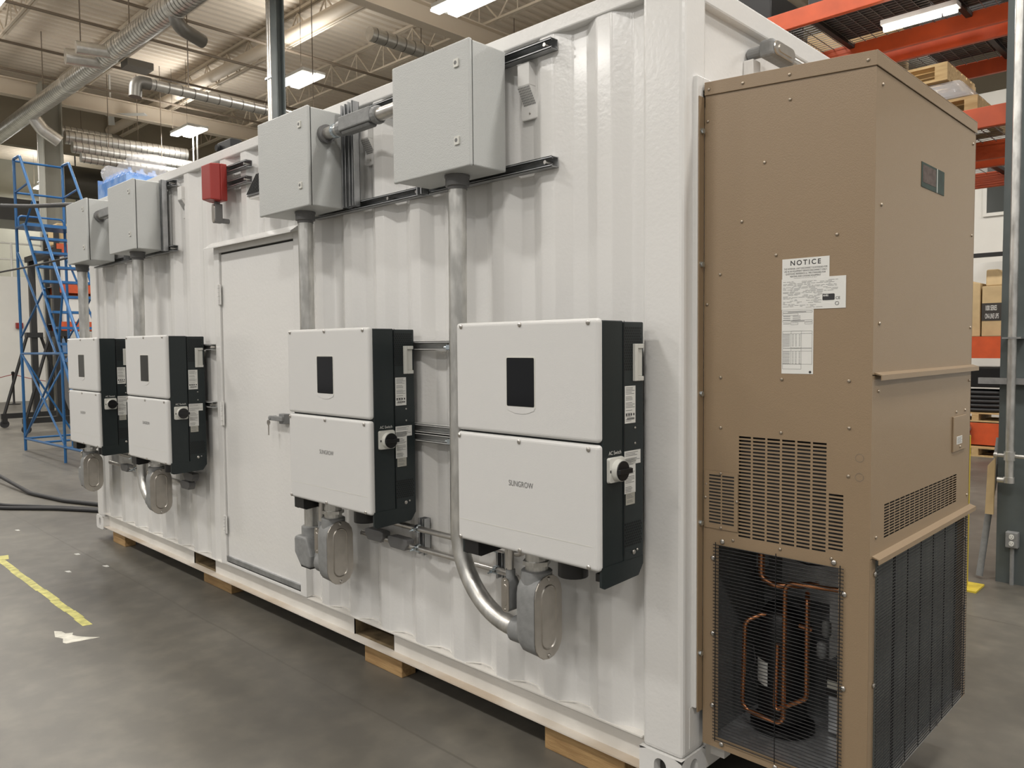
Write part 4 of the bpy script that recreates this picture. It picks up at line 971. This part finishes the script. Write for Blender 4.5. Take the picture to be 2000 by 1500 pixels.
# storage rack beyond the ladder
t = thing('storage_rack', (-20, 4.6, 0), 'orange storage rack standing beyond the blue ladder', 'rack')
for y in (3.62, 6.2):
    for x in (-20.0, -20.9): MB().box(x-.05, x+.05, y-.05, y+.05, 0, 4.6).build('upright', 'dark', t)
for z in (4.16, 3.18, 2.25):
    MB().box(-19.97, -19.90, 3.6, 6.2, z-.10, z+.12).build('beam', 'orange', t); MB().box(-20.97, -20.90, 3.6, 6.2, z-.10, z+.12).build('beam', 'orange', t)
    MB().box(-20.9, -19.97, 3.6, 6.2, z+.06, z+.08).build('shelf', 'deckwire', t)
for k, (y, z, h, m, nm, lb) in enumerate(((3.9, 4.30, .5, 'card', 'carton', 'brown carton on the top shelf beyond the blue ladder'), (4.0, 3.30, .70, 'label', 'wrapped_load', 'white wrapped load on the middle shelf beyond the ladder'), (3.95, 2.37, .66, 'label', 'wrapped_load', 'white wrapped load on the lower shelf beyond the ladder'))):
    tag(MB().box(-20.8, -20.05, y-.25, y+.55, z-.02, z+h).build(nm, m, bevel=.03), lb, 'load')
for k in range(5):
    b = MB().box(-19.6, -19.25, 3.55+.24*k, 3.75+.24*k, 1.60, 1.95).build('parts_bin', ('blue', 'black', 'blue', 'dark', 'blue')[k], bevel=.02)
    tag(b, ('blue' if k % 2 == 0 else 'black')+' parts bin on the low bench beyond the ladder', 'bin', 'parts bins')
tag(MB().box(-19.8, -19.1, 3.4, 5.2, 1.52, 1.60).box(-19.75, -19.65, 3.45, 3.55, 0, 1.52).box(-19.75, -19.65, 5.0, 5.1, 0, 1.52).box(-19.25, -19.15, 5.0, 5.1, 0, 1.52).box(-19.25, -19.15, 3.45, 3.55, 0, 1.52).build('bench', 'fitdark'), 'dark bench with bins beyond the blue ladder', 'bench')

# ================================================================= BUILDING COLUMNS
def column(name, x, y, w, label, mm='colgrey', pipes=3, top=9.05):
    t = thing(name, (x, y, 0), label, 'column')
    MB().box(x-w/2, x+w/2, y-w/2, y-w/2+.025, 0, top).box(x-w/2, x+w/2, y+w/2-.025, y+w/2, 0, top).box(x-.012, x+.012, y-w/2+.025, y+w/2-.025, 0, top).build('steel_section', mm, t)
    for k in range(pipes):
        MB().cyl((x-w/2-.05-.075*k, y-w/2+.06, .3), (x-w/2-.05-.075*k, y-w/2+.06, top), .030, 10).build('pipe', 'emt', t, smooth=True)
    for z in (2, 4.6, 6.4): MB().box(x-w/2-.05-.075*pipes, x-w/2, y-w/2+.02, y-w/2+.10, z, z+.04).build('pipe_clamp', 'strut', t)
    MB().box(x-w/2-.08, x+w/2+.08, y-w/2-.08, y+w/2+.08, 0, .03).build('base_plate', mm, t)
    return t
column('steel_column', -11.06, 4.705, .17, 'tall dark steel column with silver conduits rising behind the container', 'colgrey')
column('steel_column', -23.2, 4.45, .50, 'grey steel column with conduits behind the blue ladder', 'colgrey2')
t = thing('steel_column', (.30, 4.08, 0), 'dark grey steel column with pipe and outlet beside the tan unit', 'column')
MB().box(.100, .50, 3.90, 3.925, 0, 9.05).box(.100, .50, 4.235, 4.26, 0, 9.05).box(.29, .31, 3.925, 4.235, 0, 9.05).build('steel_section', 'colgrey', t)
p = MB(); p.cyl((.190, 3.80, .74), (.190, 3.80, 9.0), .027, 16)
p.build('air_pipe', 'galv', t, smooth=True)
MB().cyl((.190, 3.80, .72), (.190, 3.80, .76), .034, 14).cyl((.190, 3.80, .875), (.190, 3.80, .935), .036, 14).cyl((.095, 3.80, .905), (.275, 3.80, .905), .014, 10).cyl((.10, 3.80, .905), (.118, 3.80, .905), .022, 10).cyl((.120, 3.80, .735), (.19, 3.80, .735), .020, 12).build('valve', 'galv', t, smooth=True)
for z in (1.707,): MB().box(.135, .245, 3.77, 3.90, z-.006, z+.006).build('pipe_strap', 'strut', t)
MB().box(-.02, .42, 3.845, 3.886, 1.39, 1.432).build('pipe_bracket', 'strut', t)
ob = MB().box(.165, .240, 3.845, 3.90, .262, .372).build('outlet_box', 'fitting', t, bevel=.006)
for z in (.294, .340):
    f_ = MB().loft([[(.2025+a, 3.845, z+c) for a, c in oval(.030, .036)], [(.2025+a, 3.841, z+c) for a, c in oval(.029, .035)]]).build('socket', 'label', ob)
    MB().box(.1945, .1965, 3.8405, 3.8415, z-.002, z+.008).box(.2085, .2105, 3.8405, 3.8415, z-.002, z+.008).cyl((.2025, 3.8405, z-.008), (.2025, 3.8415, z-.008), .0028, 8).build('slots', 'ink', f_)
MB().cyl((.2025, 3.875, 0), (.2025, 3.875, .265), .013, 10).build('outlet_pipe', 'fitting', t, smooth=True)
tag(MB().cyl((.0, 3.90, .02), (.082, 4.02, 1.0), .022, 12).build('leaning_tube', 'fitting', smooth=True), 'grey tube leaning against the dark steel column', 'tube')
tag(MB().hexa([(.040, 3.84, .48), (.090, 3.84, .48), (.090, 3.868, .48), (.040, 3.868, .48), (.050, 3.845, .82), (.095, 3.845, .88), (.095, 3.872, .88), (.050, 3.872, .82)]).build('cardboard_strip', 'card'), 'folded cardboard strip tied to the dark steel column', 'cardboard')
t = thing('bollard', (-.02, 3.62, 0), 'yellow steel bollard on a base plate behind the tan unit', 'bollard')
MB().box(-.055, .0, 3.56, 3.62, .012, 1.05).build('post', 'yellow', t, bevel=.006); MB().box(-.10, .075, 3.50, 3.72, 0, .012).build('base_plate', 'yellow', t)

# ================================================================= PALLET RACKING BEHIND
t = thing('pallet_rack', (-1.3, 5.5, 0), 'tall orange pallet racking with wire decks behind the container', 'rack')
RY_ = (4.30, 5.45, 5.80, 6.85)
for x in (-3.2, .75):
    for y in RY_: MB().box(x-.045, x+.045, y-.04, y+.04, 0, 6.2).build('upright', 'dark', t)
for z in (3.26, 4.40):
    for y in RY_:
        MB().box(-3.15, .70, y-.025, y+.025, z, z+.153).build('beam', 'orange', t, bevel=.006)
    for y0, y1 in ((RY_[0], RY_[1]), (RY_[2], RY_[3])):
        for k in range(4):
            x = -3.0+1.0*k; MB().box(x+.45, x+.50, y0+.03, y1-.03, z+.105, z+.135).build('deck_support', 'dark', t)
        dk = MB(); x = -3.1
        while x < .68: dk.box(x, x+.005, y0, y1, z+.140, z+.145); x += .10
        y = y0+.05
        while y < y1: dk.box(-3.12, .68, y, y+.005, z+.146, z+.151); y += .055
        dk.build('wire_deck', 'deckwire', t)
# goods on the racking
def pallet(name, x0, x1, y0, y1, z, label, rot=0):
    t = thing(name, ((x0+x1)/2, (y0+y1)/2, z), label, 'pallet', 'wooden pallets'); n = 6; w = (y1-y0)/n
    for k in range(n): MB().box(x0, x1, y0+w*k, y0+w*(k+.8), z+.118, z+.138).build('board', 'pine', t)
    for x in (x0, (x0+x1)/2-.045, x1-.09): MB().box(x, x+.09, y0, y1, z+.02, z+.118).build('stringer', 'pine', t)
    for y in (y0, (y0+y1)/2-.05, y1-.1): MB().box(x0, x1, y, y+.1, z, z+.02).build('board', 'pine', t)
    return t
pallet('pallet', -1.20, -.20, 4.42, 5.30, 3.415, 'wooden pallet under film-wrapped goods on the racking')
tag(MB().hexa([(-1.1, 4.42, 3.556), (-.22, 4.42, 3.556), (-.22, 5.2, 3.556), (-1.1, 5.2, 3.556), (-1.0, 4.48, 3.72), (-.34, 4.48, 3.72), (-.34, 5.1, 3.72), (-1.0, 5.1, 3.72)]).build('wrapped_goods', 'film', bevel=.03), 'shiny film-wrapped goods on a pallet on the racking', 'goods')
pallet('pallet', -1.25, -.42, 4.45, 5.25, 3.724, 'wooden pallet lying on top of film-wrapped goods')
for k, (x, y, w, h, m) in enumerate(((-2.6, 4.5, .7, .35, 'black'), (-1.6, 4.6, .8, .3, 'black'), (-.7, 4.6, .7, .32, 'dark'), (-2.2, 5.95, .8, .4, 'card'), (-1.1, 5.95, .7, .4, 'black'), (-.1, 5.95, .6, .3, 'card'))):
    tag(MB().box(x, x+w, y, y+.7, 4.553, 4.553+h).build('stored_carton', m, bevel=.01), 'dark carton stored on the top wire deck behind the container' if m != 'card' else 'brown carton stored on the top wire deck behind the container', 'carton', 'cartons on the top deck '+('dark' if m != 'card' else 'brown'))
t = thing('strip_light', (-.72, 4.72, 4.33), 'bright strip light fixed under the upper wire deck', 'light')
MB().box(-1.0, -.42, 4.66, 4.78, 4.36, 4.40).build('housing', 'lampwhite', t); MB().cyl((-.99, 4.72, 4.335), (-.55, 4.72, 4.335), .022, 12).cyl((-.53, 4.72, 4.335), (-.43, 4.72, 4.335), .022, 12).build('tube', 'lampon', t, smooth=True)
L = bpy.data.lights.new('strip', 'AREA'); L.shape = 'RECTANGLE'; L.size = .55; L.size_y = .06; L.energy = 8; L.color = (1, .96, .9)
o = bpy.data.objects.new('strip', L); COL.objects.link(o); o.parent = t; o.location = (0, 0, -.03)
# low racking further back
t = thing('low_rack', (-1.6, 11.2, 0), 'orange low racking seen beyond the tan unit', 'rack')
for z0, z1 in ((1.44, 1.76), (.16, .48)):
    MB().box(-3.6, .6, 10.70, 10.76, z0, z1).build('beam', 'orange', t); MB().box(-3.6, .6, 11.8, 11.86, z0, z1).build('beam', 'orange', t)
    MB().box(-3.6, .6, 10.76, 11.8, z1-.04, z1-.01).build('deck', 'deckwire', t)
for x in (-3.6, .6):
    for y in (10.73, 11.83): MB().box(x-.05, x+.05, y-.05, y+.05, 0, 3.1).build('upright', 'dark', t)
MB().box(-3.6, .6, 10.70, 10.76, 2.92, 2.98).build('beam', 'dark', t)
MB().box(-3.6, .6, 11.6, 11.62, 2.3, 2.92).build('back_sheet', 'label', t)
pallet('pallet', -2.2, -1.1, 10.55, 11.4, 0, 'wooden pallet on the floor under the low racking')
bx = thing('ups_carton', (-1.47, 11.1, 1.76), 'brown carton printed 1000 SERIES ON-LINE UPS on the low racking', 'carton')
MB().box(-1.655, -1.28, 10.80, 11.5, 1.76, 2.50).build('carton', 'card', bx, bevel=.01)
MB().box(-1.655, -1.28, 10.797, 10.80, 1.99, 2.25).build('print_band', 'boxblack', bx)
text('1000 SERIES', .105, (-1.610, 10.794, 2.175), *FX, 'label', bx, align='LEFT', xs=.285, bold=.001); text('ON-LINE UPS', .105, (-1.610, 10.794, 2.055), *FX, 'label', bx, align='LEFT', xs=.285, bold=.001)
b = MB().hexa([(-2.05, 10.78, 1.76), (-1.67, 10.78, 1.76), (-1.67, 11.3, 1.76), (-2.05, 11.3, 1.76), (-2.05, 10.80, 2.62), (-1.68, 10.80, 2.55), (-1.68, 11.3, 2.55), (-2.05, 11.3, 2.66)])
tag(b.build('open_carton', 'card', bevel=.01), 'tall brown carton with loose flaps beside the printed carton', 'carton')
tag(MB().hexa([(-1.62, 10.84, 2.503), (-1.30, 10.84, 2.503), (-1.30, 11.2, 2.503), (-1.62, 11.2, 2.503), (-1.63, 10.9, 2.75), (-1.47, 10.9, 2.75), (-1.47, 11.1, 2.75), (-1.63, 11.1, 2.75)]).build('paper_sack', 'card', bevel=.02), 'crumpled brown paper sack on top of the printed carton', 'sack')
tag(MB().lathe([(.34, 0), (.36, .05), (.36, .20), (.34, .30), (.20, .42), (.06, .45)], (-1.15, 11.3, 2.98), 20).build('wrapped_drum', 'label', smooth=True), 'white film-covered drum on top of the low racking', 'drum')
tag(MB().box(-2.1, -1.2, 10.9, 11.6, 1.0, 1.30).build('dark_crate', 'black', bevel=.02), 'dark crate stored under the orange low beam', 'crate')
pallet('pallet', -2.2, -1.25, 10.85, 11.6, .485, 'wooden pallet on the lower deck of the low racking')
for k in range(5):
    pts = [(-1.72+.42*math.cos(a*math.pi/10), 11.2+.30*math.sin(a*math.pi/10), .66+.065*k) for a in range(21)]
    tag(MB().tube(pts, .030, 8, caps=False).build('hose_coil', 'rubber', smooth=True), 'black hose coil stacked on the pallet of the low racking', 'hose', 'hose coils')
for z in (.30, .185):
    tag(MB().cyl((-1.80, 10.62, z+.10), (-1.80, 10.69, z+.10), .075, 18).build('steel_disc', 'emt', smooth=True), 'round steel disc in front of the orange low beam', 'disc', 'steel discs')

# ================================================================= DUCTS
def spiral(name, a, b, r, label, step=.13, mm='duct', group=None):
    a, b = Vector(a), Vector(b); t = thing(name, a, label, 'duct', group)
    MB().tube([a, b], r, 28, caps=True).build('tube', mm, t, smooth=True)
    n = int((b-a).length/step); d = (b-a).normalized(); rb = MB()
    for k in range(n):
        p = a+d*(step*k+step/2); rb.tube([p-d*.008, p, p+d*.008], r+.006, 24, caps=False)
    o = rb.build('seam_ribs', 'ductdark', t, smooth=True); o['kind'] = 'stuff'
    return t
D = spiral('main_duct', (-27.6, 3.72, 8.0), (-6.0, 3.92, 8.0), .215, 'large silver spiral duct running under the roof joists')
for x, q in ((-16.95, .17), (-16.25, .13)):
    MB().tube([(x, 3.75, 7.93), (x-.1, 3.1, 7.90)], q, 18).build('branch', 'duct', D, smooth=True)
MB().tube(fillet([(-13.3, 3.85, 7.9), (-13.3, 3.95, 7.66), (-13.55, 4.5, 7.62)], .25, 6), .13, 16).build('branch', 'ductdark', D, smooth=True)
MB().tube(fillet([(-22.4, 3.8, 7.95), (-22.4, 4.05, 7.6), (-22.4, 4.45, 7.35)], .3, 6), .17, 16).build('branch', 'duct', D, smooth=True)
for x in (-9.5, -12.5, -15.5, -18.5, -21.5): MB().cyl((x, 3.86, 8.2), (x, 3.86, 9.88), .012, 6).build('hanger', 'brownpipe', D)
for x in (-10.8, -13.2, -15.9, -19.2): yy = 3.72+.2*(x+27.6)/21.6; MB().cyl((x-.03, yy, 8.0), (x+.03, yy, 8.0), .226, 28).build('joint_band', 'duct', D, smooth=True)
tag(MB().box(-16.6, -16.2, 4.06, 4.6, 7.75, 7.9).build('duct_register', 'ductdark'), 'dark rectangular register beside the large spiral duct', 'register')
def hang(o, pts):
    for x, y, z in pts: MB().cyl((x, y, z), (x, y, 9.88), .010, 6).build('hanger', 'brownpipe', o)
d1 = spiral('branch_duct', (-24.0, 4.95, 8.06), (-24.0, 6.35, 8.06), .15, 'silver branch duct ending in a dark elbow near the far wall', .16)
MB().tube(fillet([(-24.0, 6.32, 8.06), (-24.0, 6.6, 8.05), (-24.0, 6.65, 7.60)], .18, 6), .16, 16).build('elbow', 'ductdark', d1, smooth=True); hang(d1, [(-24.0, 5.5, 8.1)])
d1 = spiral('branch_duct', (-23.3, 4.85, 7.72), (-23.0, 8.2, 7.72), .19, 'silver branch duct with round end cap near the far wall', .16); hang(d1, [(-23.15, 6.8, 7.85)])
d1 = spiral('branch_duct', (-22.7, 4.85, 7.33), (-22.5, 8.6, 7.27), .16, 'lower silver branch duct running behind the container top', .16); hang(d1, [(-22.65, 5.8, 7.4)])
d1 = spiral('branch_duct', (-22.0, 4.85, 6.92), (-21.85, 8.6, 6.86), .13, 'lowest silver branch duct running behind the container top', .16); hang(d1, [(-21.92, 7.0, 6.9)])
d2 = spiral('branch_duct', (-14.0, 3.62, 6.72), (-14.0, 9.0, 6.72), .10, 'thin grey duct with open elbow under the roof joists', .25, 'duct'); hang(d2, [(-14.0, 4.4, 6.8), (-14.0, 7.2, 6.8)])
MB().tube(fillet([(-14.0, 3.66, 6.72), (-14.0, 3.40, 6.72), (-14.0, 3.38, 6.42)], .13, 6), .115, 14).build('elbow', 'ductdark', d2, smooth=True)
d2 = spiral('branch_duct', (-12.4, 7.6, 8.30), (-12.4, 14.0, 8.30), .15, 'grey spiral duct beside the roof girder', .25, 'duct'); hang(d2, [(-12.4, 9.0, 8.4), (-12.4, 12, 8.4)])
t = thing('ceiling_fan', (-23.6, 6.2, 8.7), 'white ceiling fan hanging near the far wall', 'fan')
MB().cyl((-23.6, 6.2, 8.75), (-23.6, 6.2, 9.85), .03, 8).lathe([(.05, 0), (.16, .04), (.16, .14), (.05, .2)], (-23.6, 6.2, 8.62), 14).build('motor', 'lampwhite', t, smooth=True)
for k in range(3):
    a = math.radians(40+120*k); c, s = math.cos(a), math.sin(a); w = .09
    P = lambda r, q, z: (-23.6+r*c-q*s, 6.2+r*s+q*c, z)
    MB().hexa([P(.15, -w, 8.68), P(1.1, -w, 8.66), P(1.1, w, 8.64), P(.15, w, 8.66), P(.15, -w, 8.695), P(1.1, -w, 8.675), P(1.1, w, 8.655), P(.15, w, 8.675)]).build('blade', 'lampwhite', t)
# mezzanine plant
tag(MB().cyl((-31.0, 6.6, 7.95), (-31.0, 9.2, 7.95), .62, 24).cyl((-31, 7, 8.4), (-31, 7, 9.9), .02, 6).cyl((-31, 8.8, 8.4), (-31, 8.8, 9.9), .02, 6).build('plenum_drum', 'ductdark', smooth=True), 'large grey round plenum above the mezzanine', 'duct')
tag(MB().tube(fillet([(-30.0, 7.6, 8.9), (-30.0, 9.5, 8.7), (-30.0, 12, 8.3)], .8), .30, 16).cyl((-30, 7.8, 9), (-30, 7.8, 9.9), .02, 6).build('flexible_duct', 'rubber', smooth=True), 'black flexible duct above the mezzanine', 'duct')
tag(MB().box(-34, -31.5, 3.6, 8.8, 6.4, 7.2).cyl((-33, 4, 7.1), (-33, 4, 9.9), .03, 6).cyl((-33, 8, 7.1), (-33, 8, 9.9), .03, 6).build('air_handler', 'fitdark', bevel=.05), 'dark boxy air handler hung over the mezzanine', 'air handler')
for x, y in ((-21.15, 7.6), (-20.88, 7.6)):
    tag(MB().cyl((x, y, 6.2), (x, y, 7.985), .022, 8).build('drop_pole', 'lampwhite', smooth=True), 'pale drop pole hanging below a hall light', 'pole', 'drop poles')
